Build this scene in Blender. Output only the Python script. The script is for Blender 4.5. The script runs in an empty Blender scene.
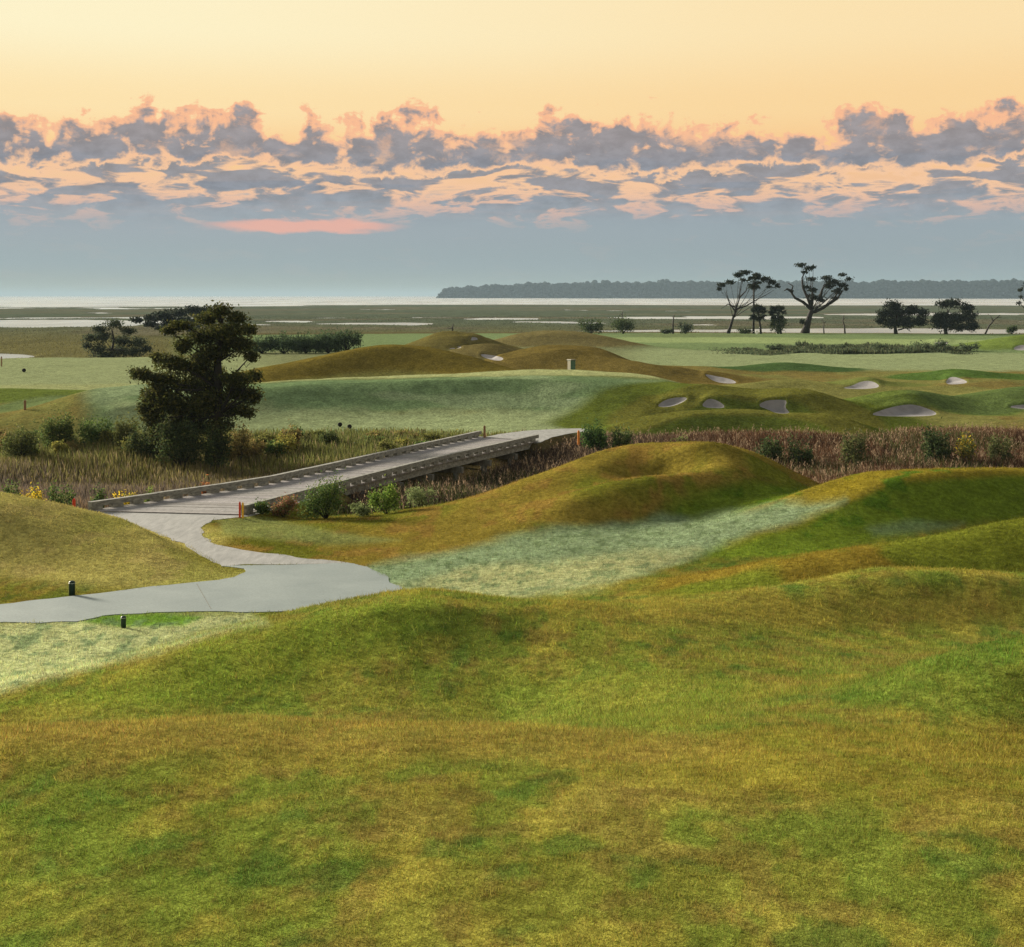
import bpy, math, random
import numpy as np
from mathutils import Vector
random.seed(7)
rng = np.random.default_rng(11)

# ------------------------------------------------------------------ frame of reference
# camera at (0,0,H) looking along +Y; P() turns a direction plus a distance into a world point
HY, F, CX, H = 295.5, 1407.0, 512.0, 9.0
WATER = -0.7
def P(px, py, d):
    return ((px - CX) / F * d, d, H - (py - HY) / F * d)
def flat(px, py, z=0.0):
    d = (H - z) * F / (py - HY)
    return ((px - CX) / F * d, d)

scene = bpy.context.scene
COL = scene.collection

# ------------------------------------------------------------------ noise
def _hash(ix, iy, seed):
    h = (ix.astype(np.int64) * 374761393 + iy.astype(np.int64) * 668265263 + seed * 1442695041) & 0xFFFFFFFF
    h = ((h ^ (h >> 13)) * 1274126177) & 0xFFFFFFFF
    h = (h ^ (h >> 16)) & 0xFFFFFFFF
    return h / 4294967295.0
def vnoise(x, y, seed=0):
    ix = np.floor(x); iy = np.floor(y)
    fx = x - ix; fy = y - iy
    fx = fx * fx * fx * (fx * (fx * 6 - 15) + 10); fy = fy * fy * fy * (fy * (fy * 6 - 15) + 10)
    a = _hash(ix, iy, seed); b = _hash(ix + 1, iy, seed); c = _hash(ix, iy + 1, seed); d = _hash(ix + 1, iy + 1, seed)
    return (a * (1 - fx) + b * fx) * (1 - fy) + (c * (1 - fx) + d * fx) * fy
def fbm(x, y, seed=0, octs=4):
    s = np.zeros(np.shape(x)); a = 0.5; t = 0
    x = np.asarray(x, float); y = np.asarray(y, float)
    for i in range(octs):
        s = s + a * vnoise(x, y, seed + i * 17); t += a
        x, y = x * 1.93 + y * 0.55, y * 1.93 - x * 0.55
        a *= 0.5
    return s / t
def sstep(a, b, x):
    t = np.clip((x - a) / (b - a), 0, 1)
    return t * t * (3 - 2 * t)

# ------------------------------------------------------------------ terrain: broad levels (px column, distance, height)
base_pts = []
def row(d, vals, cols=(0, 250, 512, 770, 1024)):
    for c, z in zip(cols, vals):
        if z is not None: base_pts.append((c, d, z))
row(7, (4.3, 4.45, 4.5, 4.5, 4.5))
row(10, (4.30, 4.36, 4.37, 4.37, 4.37))
row(13, (4.22, 4.32, 4.34, 4.36, 4.36))
row(17, (3.55, 3.68, 3.80, 3.85, 3.55))
row(20, (2.6, 2.65, 2.8, 3.15, 3.0))
row(23.5, (1.65, 1.75, 1.95, 2.55, 2.6))
for c, d, y in ((0, 27, 690), (100, 28, 680), (210, 28.5, 658), (300, 29.5, 640), (420, 30.5, 622), (500, 30.5, 618),
                (580, 30.5, 613), (690, 31.5, 618), (780, 33, 628), (870, 34.5, 625), (1024, 34.5, 624)):
    base_pts.append((c, d, H - (y - HY) / F * d))
row(33.5, (0.05, 0.1, 0.9), (0, 150, 320))
row(37, (0.0, 0.0, 0.0, 0.05, 0.4), (0, 120, 260, 420, 520))
row(38.5, (0.6, 0.5, 0.6, 0.7), (600, 700, 850, 1024))
row(45, (0.05, 0.0, 0.15, 0.3, 0.5))
row(54, (0.0, 0.0, 0.1, 0.1, 0.2))
row(50, (0.15, 0.3, 0.4), (512, 770, 1024))
row(62, (-1.2, -0.6, -0.1, -0.4, -0.3))
row(70, (-1.8, -1.7, -1.6, -1.7, -1.7))
row(82, (-1.9, -1.9, -1.7, -1.8, -1.8))
row(92, (-1.4, -1.4, -1.0, -1.4, -1.4))
row(99, (-0.2, -0.25, -0.2, -0.3, -0.3))
row(110, (0.0, 0.0, 0.0, 0.0, 0.0))
row(125, (0.65, 0.5, 0.6, 0.25, 0.4))
row(150, (0.65, 0.7, 0.6, 0.4, 0.6))
row(190, (0.6, 0.6, 0.7, 0.5, 0.55))
row(230, (-0.45, 0.3, 0.5, 0.55, 0.5))
row(300, (-0.55, -0.45, 0.4, 0.4, 0.4))
row(350, (-0.5, -0.5, -0.3, -0.2, -0.2))
row(430, (-0.5, -0.5, -0.5, -0.5, -0.5))

def tps_coord(x, y):
    r = np.hypot(x, y); az = np.clip(np.arctan2(x, y), -0.46, 0.46)
    return az * 4.5, np.log(np.clip(r, 7.0, 440.0)) * 2.4
def U(r2): return r2 * np.log(r2 + 1e-9) * 0.5
bx = np.array([(c - CX) / F * d for c, d, z in base_pts]); by = np.array([d for c, d, z in base_pts], float)
bz = np.array([z for c, d, z in base_pts])
ba, bb = tps_coord(bx, by)
n = len(ba)
K = U((ba[:, None] - ba) ** 2 + (bb[:, None] - bb) ** 2) + 0.012 * np.eye(n)
Pm = np.c_[np.ones(n), ba, bb]
sol = np.linalg.solve(np.block([[K, Pm], [Pm.T, np.zeros((3, 3))]]), np.r_[bz, 0, 0, 0])
tw, tp = sol[:n], sol[n:]
def base_z(x, y):
    a, b = tps_coord(x, y)
    out = tp[0] + tp[1] * a + tp[2] * b
    for i in range(n): out = out + tw[i] * U((a - ba[i]) ** 2 + (b - bb[i]) ** 2)
    return out

# ------------------------------------------------------------------ terrain: mounds as ridges; crest points (px, py, distance), front and back width
RID = {}
def ridge(name, pts, wf, wb, p=2.0): RID[name] = dict(pts=[P(*q) for q in pts], wf=wf, wb=wb, p=p)
ridge('near_left_mound', [(-260, 470, 51), (-120, 482, 51), (0, 497, 51), (90, 524, 50), (165, 549, 48)], 3.9, 4.2)
ridge('right_ridge', [(735, 573, 40), (830, 553, 41), (920, 541, 42), (1024, 519, 42.5), (1180, 505, 43)], 2.5, 2.6)
ridge('front_mound', [(60, 673, 27.3), (150, 651, 28.2), (225, 630, 28.8), (310, 608, 29.8), (370, 595.5, 30.4), (425, 591, 30.6), (480, 594, 30.6), (540, 603, 30.4)], 3.0, 2.0)
ridge('near_hill', [(-150, 742, 15.0), (0, 731, 15.5), (150, 721, 16.2), (330, 719, 16.6), (480, 727, 16.4), (620, 740, 16)], 2.2, 1.5)
ridge('front_ridge', [(640, 607, 30.8), (700, 600, 32), (780, 584, 33.5), (870, 568.5, 34.5), (950, 570, 34.5), (1024, 575, 34.3), (1180, 578, 34)], 2.4, 1.6)
ridge('right_front', [(1200, 646, 20.8), (1110, 641, 20.5), (1024, 650, 20), (960, 667, 19.6)], 1.7, 1.9)
ridge('centre_mound', [(330, 552, 50), (430, 522, 54.5), (520, 489, 58), (600, 455, 61), (660, 440, 63), (715, 441, 63), (765, 457, 62.5), (800, 474, 62), (832, 494, 61)], 3.6, 3.6)
ridge('centre_spur', [(560, 503, 54), (640, 478, 56), (730, 468, 58)], 1.7, 1.7)
ridge('right_mound', [(735, 530, 49.5), (780, 513, 51.5), (830, 492, 53), (885, 473, 55), (950, 467, 56), (1040, 468, 56.5), (1180, 470, 57)], 3.2, 3.4)
ridge('bunker_mound', [(620, 424, 100), (672, 402, 106), (716, 389, 107.5), (755, 394, 107), (795, 390.5, 107), (838, 404, 105), (872, 428, 100)], 3.1, 4.2)
ridge('bunker_lip', [(620, 428, 97), (665, 413, 99.5), (720, 408, 100.5), (775, 410, 100.5), (830, 415, 99), (862, 432, 96)], 3.0, 1.9)
ridge('green_bank', [(104, 405, 102), (128, 391, 105), (200, 389, 108), (300, 382.5, 111), (400, 379, 113), (480, 376.5, 114), (560, 374.5, 114.5), (605, 376, 114), (645, 390, 109), (690, 418, 102)], 5.6, 9)
ridge('gold_mound', [(255, 370, 128), (320, 356, 131), (390, 343.5, 133), (450, 353, 131), (530, 373, 127)], 5, 6)
ridge('gold_mound_b', [(490, 361, 150), (545, 347, 154), (580, 347, 154), (640, 361, 148), (700, 380, 138)], 6.5, 7)
ridge('far_mound_a', [(486, 343, 172)], 6.5, 6.5)
ridge('far_mound_b', [(430, 340, 200), (458, 331.5, 206), (490, 340, 204)], 6.5, 6.5)
ridge('far_mound_c', [(515, 335, 225), (545, 331, 228), (570, 332, 226), (605, 337, 222)], 7, 7)
ridge('far_mound_d', [(690, 334, 300)], 14, 12)
ridge('far_mound_e', [(745, 366, 160), (785, 363, 161), (825, 366, 160)], 4.5, 4.5)
ridge('sand_mound', [(850, 402, 110), (880, 395, 112), (912, 391, 113), (950, 398, 112), (985, 409, 110)], 3.0, 3.4)
ridge('sand_mound_b', [(838, 384, 134), (866, 378.5, 135), (895, 384, 134)], 3.2, 3.4)
ridge('sand_mound_c', [(925, 377, 147), (952, 370.5, 148), (985, 373, 147), (1020, 379, 145)], 3.8, 4.2)
ridge('sand_mound_d', [(960, 402, 112), (995, 396, 113), (1040, 385, 121), (1100, 383, 122)], 3.8, 4.2)
ridge('fold_a', [(655, 372, 150), (690, 366, 158), (725, 369, 156)], 4.5, 5)
ridge('fold_b', [(890, 384, 132), (940, 386, 130), (1000, 380, 135)], 3.5, 4)
ridge('fold_c', [(760, 383, 128), (800, 379, 132), (835, 388, 126)], 3.5, 4)
ridge('far_fold', [(700, 341, 268), (760, 338, 274), (830, 341, 268)], 8, 8)
ridge('far_right_mound', [(985, 345, 222), (1030, 334, 236), (1080, 336, 236)], 7, 7)
ridge('left_low_a', [(-20, 391, 117), (40, 392.5, 117)], 5, 6)
ridge('left_low_b', [(30, 404, 108), (85, 396, 113)], 3.5, 3.5)
ridge('far_mound_f', [(880, 338.5, 290), (960, 338.5, 285)], 9, 9)
ridge('scrub_rise', [(745, 352, 218), (860, 347, 226), (960, 348, 226)], 5, 6)

def ridge_basis(R, x, y):
    """hat-weighted bump of every vertex of one ridge at x, y; also the bump itself"""
    pts = R['pts']; m = len(pts); S = []
    for i in range(m - 1):
        L = math.hypot(pts[i + 1][0] - pts[i][0], pts[i + 1][1] - pts[i][1]); k = max(2, int(L / (.55 * min(R['wf'], R['wb']))))
        for q in range(k): t = q / k; S.append((pts[i][0] + (pts[i + 1][0] - pts[i][0]) * t, pts[i][1] + (pts[i + 1][1] - pts[i][1]) * t, i, t * t * (3 - 2 * t)))
    S.append((pts[-1][0], pts[-1][1], m - 1, 0.0))
    B = 2.2; tot = np.zeros(np.shape(x)); hats = [np.zeros(np.shape(x)) for _ in range(m)]; big = np.full(np.shape(x), 1e9)
    for sx, sy, i, t in S:
        s = sstep(-.6, .6, (y - sy) / (.5 * (R['wf'] + R['wb']))); w = R['wf'] * (1 - s) + R['wb'] * s
        d2 = ((x - sx) ** 2 + (y - sy) ** 2) / (w * w); big = np.minimum(big, d2); e = np.exp(-B * d2) + 1e-30
        tot += e; hats[i] += e * (1 - t)
        if i + 1 < m: hats[i + 1] += e * t
    full = sum(math.exp(-B * (k * .62) ** 2) for k in range(-4, 5)) if m > 1 else 1.0
    D2 = np.maximum(-np.log(np.maximum(tot, 1e-28) / full) / B, 0); D2 = np.where(tot < 1e-24, big, D2)
    g = np.exp(-(D2 ** (R['p'] / 2)) * .9)
    return [h / tot * g for h in hats], g
tx, ty, tz, keys = [], [], [], []
for nm, R in RID.items():
    for k, q in enumerate(R['pts']): tx.append(q[0]); ty.append(q[1]); tz.append(q[2]); keys.append((nm, k))
tx, ty, tz = map(np.array, (tx, ty, tz))
A = np.zeros((len(tx), len(tx))); j = 0
for nm, R in RID.items():
    o, g = ridge_basis(R, tx, ty)
    for c in o: A[:, j] = c; j += 1
rhs = tz - base_z(tx, ty)
hs = np.linalg.solve(A.T @ A + 0.02 * np.eye(len(tx)), A.T @ rhs)
j = 0
for nm, R in RID.items():
    m = len(R['pts']); R['h'] = hs[j:j + m]; j += m
    xs = [q[0] for q in R['pts']]; ys = [q[1] for q in R['pts']]; w = max(R['wf'], R['wb']) * 2.8
    R['bb'] = (min(xs) - w, max(xs) + w, min(ys) - w, max(ys) + w)

# ------------------------------------------------------------------ polygons on the ground
def poly_sdf(poly, x, y):
    """signed distance, negative inside"""
    poly = np.asarray(poly, float); m = len(poly)
    best = np.full(np.shape(x), 1e18); inside = np.zeros(np.shape(x), bool)
    for i in range(m):
        ax, ay = poly[i]; bx_, by_ = poly[(i + 1) % m]
        ex, ey = bx_ - ax, by_ - ay
        t = np.clip(((x - ax) * ex + (y - ay) * ey) / (ex * ex + ey * ey + 1e-12), 0, 1)
        best = np.minimum(best, (x - ax - t * ex) ** 2 + (y - ay - t * ey) ** 2)
        if ey != 0:
            c = ((ay > y) != (by_ > y)) & (x < ex * (y - ay) / ey + ax)
            inside ^= c
    d = np.sqrt(best)
    return np.where(inside, -d, d)
def smooth_poly(pts, it=2):
    for _ in range(it):
        q = []
        for i in range(len(pts)):
            a = np.array(pts[i]); b = np.array(pts[(i + 1) % len(pts)])
            q += [tuple(a * .75 + b * .25), tuple(a * .25 + b * .75)]
        pts = q
    return pts

L_curb = [(-17.6, 58.6), (-11.9, 66.0), (-2.04, 89.4)]
R_curb = [(-11.0, 57.6), (-8.15, 65.0), (-3.75, 75.6), (1.55, 87.0)]
conc_poly = [flat(*q) for q in ((-260, 640), (-100, 628), (0, 622.5), (78, 622), (105, 615.5), (150, 613), (250, 612), (330, 612), (420, 604),
                                (402, 590), (384, 577), (368, 567.5), (352, 563.5), (222, 566.5), (241, 569), (243, 573), (236, 577.5), (195, 582), (110, 592), (40, 599.5), (0, 604), (-100, 615), (-260, 620))]
old_poly = [flat(*q) for q in ((222, 566.6), (240, 565), (352, 563.6), (310, 559), (255, 551.5), (215, 545), (202, 537), (201, 528), (212, 520))] + \
           [(-11.0 + .3, 57.5), (-8.0, 64.5), (-11.7, 65.5), (-17.3, 58.5)] + [flat(*q) for q in ((118, 519), (150, 530), (182, 543), (206, 556))]
far_poly = [(-2.1, 88.6), (1.7, 86.2)] + [flat(*q) for q in ((553, 437), (570, 433.4), (586, 431.4), (592, 429.6), (584, 428.4), (560, 428.8), (525, 430.8), (500, 434))]
flat_polys = [conc_poly, old_poly, far_poly]

def terrain(x, y, detail=True):
    x = np.asarray(x, float); y = np.asarray(y, float)
    shp = x.shape; x = x.ravel(); y = y.ravel()
    z = base_z(x, y); r = np.hypot(x, y)
    for nm, R in RID.items():
        b = R['bb']; k = np.nonzero((x > b[0]) & (x < b[1]) & (y > b[2]) & (y < b[3]))[0]
        if len(k) == 0: continue
        o, g = ridge_basis(R, x[k], y[k])
        z[k] += sum(h * c for h, c in zip(R['h'], o))
    for hx, hy, hd, hr in HOLLOWS:
        k = np.nonzero((np.abs(x - hx) < hr * 3) & (np.abs(y - hy) < hr * 3))[0]
        if len(k): z[k] -= hd * np.exp(-((x[k] - hx) ** 2 + ((y[k] - hy) * 1.0) ** 2) / (hr * hr))
    land = 1 - sstep(300, 380, r)
    z += land * ((fbm(x * .16, y * .16, 3, 3) - .5) * .22 * sstep(4, 60, r) + (fbm(x * .55, y * .55, 9, 3) - .5) * .08)
    # the wet hollow stays soft, paths are level
    d = np.full(x.shape, 1e9)
    for pl in flat_polys:
        k = np.nonzero((y > 25) & (y < 110) & (x > -45) & (x < 20))[0]
        if len(k): d[k] = np.minimum(d[k], poly_sdf(pl, x[k], y[k]))
    w = sstep(0.0, 1.5, d)
    z = -0.006 * (1 - w) + z * w
    return z.reshape(shp)
HOLLOWS = []
def hollow(px, py, d, depth, rad):
    q = P(px, py, d); HOLLOWS.append((q[0], q[1], depth, rad))
hollow(650, 455, 60.0, 0.75, 1.5)
hollow(668, 404, 103, 0.25, 1.4); hollow(710, 404, 103, 0.35, 1.5); hollow(778, 406, 103, 0.4, 1.8)

# ------------------------------------------------------------------ polar ground grid round the camera
az_in = np.linspace(-0.405, 0.405, 820)
az_out = 0.405 + (math.pi - 0.405) * (np.linspace(0, 1, 46)[1:] ** 1.8)
AZ = np.r_[-az_out[::-1], az_in, az_out]
RR = np.r_[np.linspace(0.3, 4, 12)[:-1], np.exp(np.linspace(math.log(4), math.log(88), 560))[:-1], np.exp(np.linspace(math.log(88), math.log(190), 400))[:-1], np.exp(np.linspace(math.log(190), math.log(450), 190)), np.exp(np.linspace(math.log(450), math.log(2200), 170))[1:],
           np.exp(np.linspace(math.log(2200), math.log(45000), 14))[1:]]
na, nr = len(AZ), len(RR)
GA, GR = np.meshgrid(AZ, RR)
GX, GY = GR * np.sin(GA), GR * np.cos(GA)
GZ = terrain(GX, GY)
fwd = GY > 1.0
GPX = np.where(fwd, CX + GX / np.maximum(GY, 1) * F, np.where(GX > 0, 9999, -9999))
def project_y(z): return np.where(fwd, HY + (H - z) / np.maximum(GY, 1) * F, 9999)

# tidal marsh: level flats cut by creeks and pools, then the sea
marsh = sstep(335, 385, GR)
left_marsh = sstep(196, 206, GR + (fbm(GX * .05, GY * .05, 5, 3) - .5) * 22) * (1 - sstep(120, 250, GPX))
left_marsh = np.where(GX > 0, 0, left_marsh); marsh = np.maximum(marsh, left_marsh)
mz = -0.46 + (fbm(GX * .06, GY * .06, 21, 3) - .5) * .22
GZ = GZ * (1 - marsh) + mz * marsh
PYW = project_y(WATER)
wx = GPX + (fbm(GX * .02, GY * .008, 31, 3) - .5) * 60
wy = PYW + (fbm(GX * .035, GY * .02, 41, 4) - .5) * 3.2
pools = [(800, 331.2, 230, 2.6), (960, 331.5, 160, 2.7), (930, 314.2, 105, 1.7), (735, 318.2, 100, 1.3), (700, 325, 30, .5), (640, 317.6, 40, 1.2),
         (560, 322.6, 46, 1.3), (385, 324, 62, 1.7), (340, 317.6, 26, .6), (470, 318, 60, .35), (510, 319.5, 40, .5),
         (55, 322.6, 150, 2.6), (-60, 325, 200, 3.0), (60, 318.7, 110, .8), (170, 318, 60, 1.0), (225, 325, 60, 1.1), (300, 321.5, 30, .7), (-20, 357, 50, 4.2),
         (100, 313, 14, .6), (70, 308.2, 170, .55), (330, 309, 60, .3), (1010, 322, 60, .5), (620, 311, 70, .35)]
carve = np.zeros(GX.shape)
for cx, cy, hw, hh in pools:
    q = ((wx - cx) / hw) ** 2 + ((wy - cy) / hh) ** 2
    carve = np.maximum(carve, 1 - sstep(0.75, 1.15, q))
carve *= marsh
GZ = GZ - carve * 0.55
sea = sstep(1330, 1480, GR + (fbm(GX * .004, GY * .004, 51, 4) - .5) * 420 + np.clip(-(GPX - 512), 0, 900) * .25)
GZ = GZ * (1 - sea) + (-3.0) * sea
GPY = project_y(GZ)

def grid_at(field, x, y):
    a = np.interp(np.arctan2(x, y), AZ, np.arange(na)); r = np.interp(np.hypot(x, y), RR, np.arange(nr))
    i = np.clip(a.astype(int), 0, na - 2); k = np.clip(r.astype(int), 0, nr - 2); fa = a - i; fr = r - k
    if field.ndim == 3: fa = fa[..., None]; fr = fr[..., None]
    return (field[k, i] * (1 - fa) + field[k, i + 1] * fa) * (1 - fr) + (field[k + 1, i] * (1 - fa) + field[k + 1, i + 1] * fa) * fr
def gz(x, y): return float(grid_at(GZ, np.array([x]), np.array([y]))[0])
def ground_at(px, py, dmin=5, dmax=900):
    """first ground point met along that direction"""
    d = np.exp(np.linspace(math.log(dmin), math.log(dmax), 4000))
    x = (px - CX) / F * d; z = H - (py - HY) / F * d
    h = grid_at(GZ, x, d)
    k = np.nonzero(h >= z)[0]
    k = k[0] if len(k) else len(d) - 1
    return float(x[k]), float(d[k]), float(h[k])

# ------------------------------------------------------------------ ground colours (linear albedo of the turf, frost, soil, marsh)
def lin(r, g, b):
    c = np.array([r, g, b]) / 255.0
    return np.where(c <= .04045, c / 12.92, ((c + .055) / 1.055) ** 2.4)
C = np.zeros(GX.shape + (3,))
n1 = fbm(GX * .22, GY * .16, 61, 4); n2 = fbm(GX * .9, GY * .6, 71, 4); n3 = fbm(GX * .05, GY * .04, 81, 3); n4 = fbm(GX * 2.2, GY * 1.5, 91, 3)
gold = np.array([.172, .138, .022]); olive = np.array([.125, .118, .018]); green = np.array([.098, .125, .017]); brown = np.array([.155, .100, .025]); dgreen = np.array([.035, .075, .012])
def mixc(a, b, t): return a * (1 - t[..., None]) + b * t[..., None]
C[:] = olive
C = mixc(C, gold, .8 * sstep(.38, .70, n1))
C = mixc(C, green, .42 * sstep(.46, .68, fbm(GX * .3 + 40, GY * .2, 101, 5)))
C = mixc(C, brown, .45 * sstep(.52, .72, fbm(GX * .25 - 90, GY * .3, 111, 5)))
def paint(mask, col, s=1.0):
    global C
    C = mixc(C, np.asarray(col), np.clip(mask * s, 0, 1))
jx = (fbm(GX * .7, GY * .5, 121, 3) - .5); jy = (fbm(GX * .7 + 33, GY * .5, 131, 3) - .5)
def zone(poly, soft=6, jit=14, dmin=0, dmax=1e9):
    p = np.asarray(poly, float); m = np.zeros(GX.shape)
    x0, x1, y0, y1 = p[:, 0].min() - 40, p[:, 0].max() + 40, p[:, 1].min() - 40, p[:, 1].max() + 40
    k = np.nonzero((GPX > x0) & (GPX < x1) & (GPY > y0) & (GPY < y1) & (GR > dmin) & (GR < dmax))
    s = poly_sdf(poly, GPX[k] + jx[k] * jit, GPY[k] + jy[k] * jit * .5)
    m[k] = 1 - sstep(-soft, soft, s)
    return m
def infl(name):
    R = RID[name]; m = np.zeros(GX.shape); b = R['bb']
    k = np.nonzero((GX > b[0]) & (GX < b[1]) & (GY > b[2]) & (GY < b[3]))
    m[k] = ridge_basis(R, GX[k], GY[k])[1]
    return m
def band(d0, d1, s=2.0): return sstep(d0 - s, d0 + s, GR + jx * s * 2) * (1 - sstep(d1 - s, d1 + s, GR + jx * s * 2))
frost = np.zeros(GX.shape)

C = mixc(C, gold * 1.1, .7 * sstep(.52, .68, fbm(GX * 1.2, GY * .8, 171, 4))); C = mixc(C, green * .9, .7 * sstep(.53, .67, fbm(GX * 1.3 + 7, GY * .9, 181, 4))); C = mixc(C, brown * .8, .5 * sstep(.56, .70, fbm(GX * 2.6 - 7, GY * 1.9, 195, 4))); C = mixc(C, dgreen, .55 * sstep(.60, .74, fbm(GX * 2.0 + 7, GY * 1.6, 191, 4)))
# mid and far fields
rightside = sstep(600, 660, GPX)
paint(sstep(60, 66, GR), (.075, .06, .025))                                  # soil of the wet hollow
paint(band(95, 170, 2), (.130, .128, .038)); paint(band(95, 170, 2) * sstep(.5, .62, n3 * .5 + n1 * .5) * .7, (.130, .098, .030))
paint(band(165, 222, 4) * (.55 + .45 * rightside), (.18, .215, .105))           # pale mown fairway
paint(band(220, 345, 4), (.120, .165, .070)); paint(band(252, 285, 5) * sstep(560, 640, GPX), (.19, .24, .10))
paint(band(120, 200, 2) * (1 - sstep(225, 300, GPX)), (.185, .215, .105))        # fairway on the left
paint(band(122, 138, 2) * (1 - sstep(225, 300, GPX)), (.215, .235, .105))

for nm, c, s in (('gold_mound', (.108, .086, .018), 1), ('gold_mound_b', (.104, .080, .022), 1), ('far_mound_a', (.098, .082, .030), 1), ('far_mound_b', (.100, .086, .026), 1),
                 ('far_mound_c', (.115, .098, .038), 1), ('far_mound_d', (.11, .14, .06), 1), ('far_mound_e', (.045, .08, .025), 1.0), ('far_right_mound', (.10, .14, .03), 1),
                 ('sand_mound', (.085, .115, .025), 1), ('sand_mound_b', (.10, .115, .03), 1), ('sand_mound_c', (.055, .095, .02), 1), ('sand_mound_d', (.07, .10, .03), 1), ('left_low_a', (.09, .12, .025), 1), ('left_low_b', (.09, .12, .045), 1)):
    paint(sstep(.18, .45, infl(nm) + (n1 - .5) * .3), c, s)
g = infl('green_bank')
paint(sstep(.06, .3, g) * (1 - sstep(112.5, 116, GR)) * sstep(70, 110, GPX), (.112, .165, .075))
paint(sstep(.06, .3, g) * (1 - sstep(112.5, 116, GR)) * sstep(70, 110, GPX) * sstep(.48, .62, fbm(GX * .12, GY * .35, 141, 3)), (.165, .215, .110))
paint(band(114.5, 121, .8) * sstep(.1, .3, g) * sstep(225, 260, GPX), (.25, .27, .12))
lawn = band(93, 106, 1.6) * (1 - sstep(590, 630, GPX)) * sstep(90, 130, GPX); paint(lawn, (.195, .235, .115))
frost = np.maximum(frost, .5 * sstep(.06, .3, g) * (1 - sstep(114, 118, GR)))
g = np.maximum(infl('bunker_mound'), infl('bunker_lip')); paint(sstep(.08, .3, g), (.075, .095, .016)); paint(sstep(.75, .95, g + (n1 - .5) * .4) * .6, (.120, .105, .022))  # green turf colour darkened to paint in shade of camera-facing slopes; crest golder
# mounds this side of the hollow
g = sstep(.10, .35, infl('near_left_mound')); paint(g * sstep(28, 38, GR), (.275, .245, .070)); paint(g * sstep(.52, .64, n1) * .7, (.200, .198, .045)); paint(g * sstep(.6, .7, n2) * .7, (.27, .225, .075))
g = np.maximum(infl('centre_mound'), infl('centre_spur'))
gm = sstep(.12, .35, g + (n1 - .5) * .2) * sstep(44, 47, GR)
paint(gm, (.165, .130, .022)); paint(gm * sstep(.44, .62, n1), (.105, .112, .014)); paint(gm * sstep(.56, .7, n2) * .8, (.180, .115, .026))
g = infl('right_mound') * sstep(44, 47, GR); gm = sstep(.12, .32, g + (n1 - .5) * .15)
paint(gm, (.098, .140, .014)); paint(gm * sstep(.86, .97, g + (n1 - .5) * .2), (.160, .130, .016)); paint(gm * sstep(.58, .68, n2), (.060, .108, .010))
paint(zone([(730, 545), (790, 510), (850, 476), (900, 466), (870, 482), (810, 520)], 9, 12, 44, 58), (.185, .145, .014), .9)
g = infl('right_ridge') * band(35, 50, 1); paint(sstep(.2, .5, g), (.150, .105, .014)); paint(sstep(.2, .5, g) * sstep(.5, .62, n1), (.10, .110, .012))
# frosted turf
m = zone([(372, 566), (420, 556), (560, 527), (690, 517), (800, 503), (850, 497), (770, 530), (690, 556), (640, 575), (540, 594), (420, 602), (330, 600)], 7, 22, 37, 62)
paint(m, (.178, .235, .125)); frost = np.maximum(frost, m)
m2 = zone([(380, 590), (430, 575), (560, 560), (700, 548), (650, 570), (600, 585), (520, 598), (420, 606)], 9, 22, 37, 62); paint(m2 * .7, (.31, .29, .125))
m = zone([(868, 528), (910, 521), (965, 523), (930, 532), (875, 535)], 5, 10, 43, 58); paint(m, (.12, .17, .075), .8); frost = np.maximum(frost, m * .6)
m = zone([(-400, 640), (-100, 626), (0, 622), (60, 620), (250, 612), (262, 621), (205, 633), (150, 650), (90, 668), (0, 692), (-300, 760)], 8, 20, 26.5, 42)
paint(m, (.29, .285, .125)); frost = np.maximum(frost, m)
paint(zone([(80, 622), (110, 614.5), (165, 613.5), (205, 617), (185, 626), (120, 627.5)], 2.5, 4, 30, 44), (.10, .17, .02))
paint(zone([(215, 520), (250, 515), (330, 530), (400, 540), (330, 545), (225, 535)], 4, 8, 48, 62), (.16, .185, .06), .8)
# broad bands across the foreground hill
paint(zone([(-200, 690), (60, 700), (160, 655), (330, 605), (430, 595), (420, 640), (300, 690), (150, 712), (-200, 720)], 18, 40, 0, 36), (.115, .138, .016), .7)
paint(zone([(-200, 715), (150, 712), (330, 728), (480, 740), (330, 765), (0, 750), (-200, 745)], 14, 40, 0, 30), (.150, .110, .022), .4)
paint(zone([(560, 606), (700, 600), (860, 590), (1030, 600), (1030, 622), (800, 630), (620, 622)], 10, 26, 20, 40), (.175, .130, .022), .6)
paint(zone([(740, 730), (1100, 715), (1100, 790), (800, 810), (640, 770)], 20, 60, 0, 30), (.155, .122, .014), .5)
paint(zone([(430, 690), (640, 660), (780, 690), (700, 730), (500, 740)], 20, 50, 0, 30), (.118, .135, .018), .6)
paint(zone([(-50, 800), (130, 790), (200, 880), (100, 960), (-80, 950)], 30, 60, 0, 20), (.085, .122, .016), .3)
paint(sstep(.35, .9, infl('near_hill')) * band(12, 18.5, 1), (.175, .118, .024), .55)
paint(sstep(.3, .9, infl('front_ridge')) * sstep(.40, .6, n2), (.185, .140, .022), .6)
g = infl('right_front'); paint(sstep(.15, .5, g) * band(14, 24, 1), (.062, .10, .012), .6)
fk = fbm(GX * 3.4, GY * 2.2, 145, 4); paint(sstep(.54, .68, fk) * frost * sstep(30, 45, GR + 20) * (1 - sstep(80, 95, GR)), (.095, .135, .06), .7)
C *= (0.84 + .32 * n4)[..., None]
C *= np.array([1.30, 1.45, 1.55]) ** (1 - sstep(36, 50, GR))[..., None]
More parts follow.
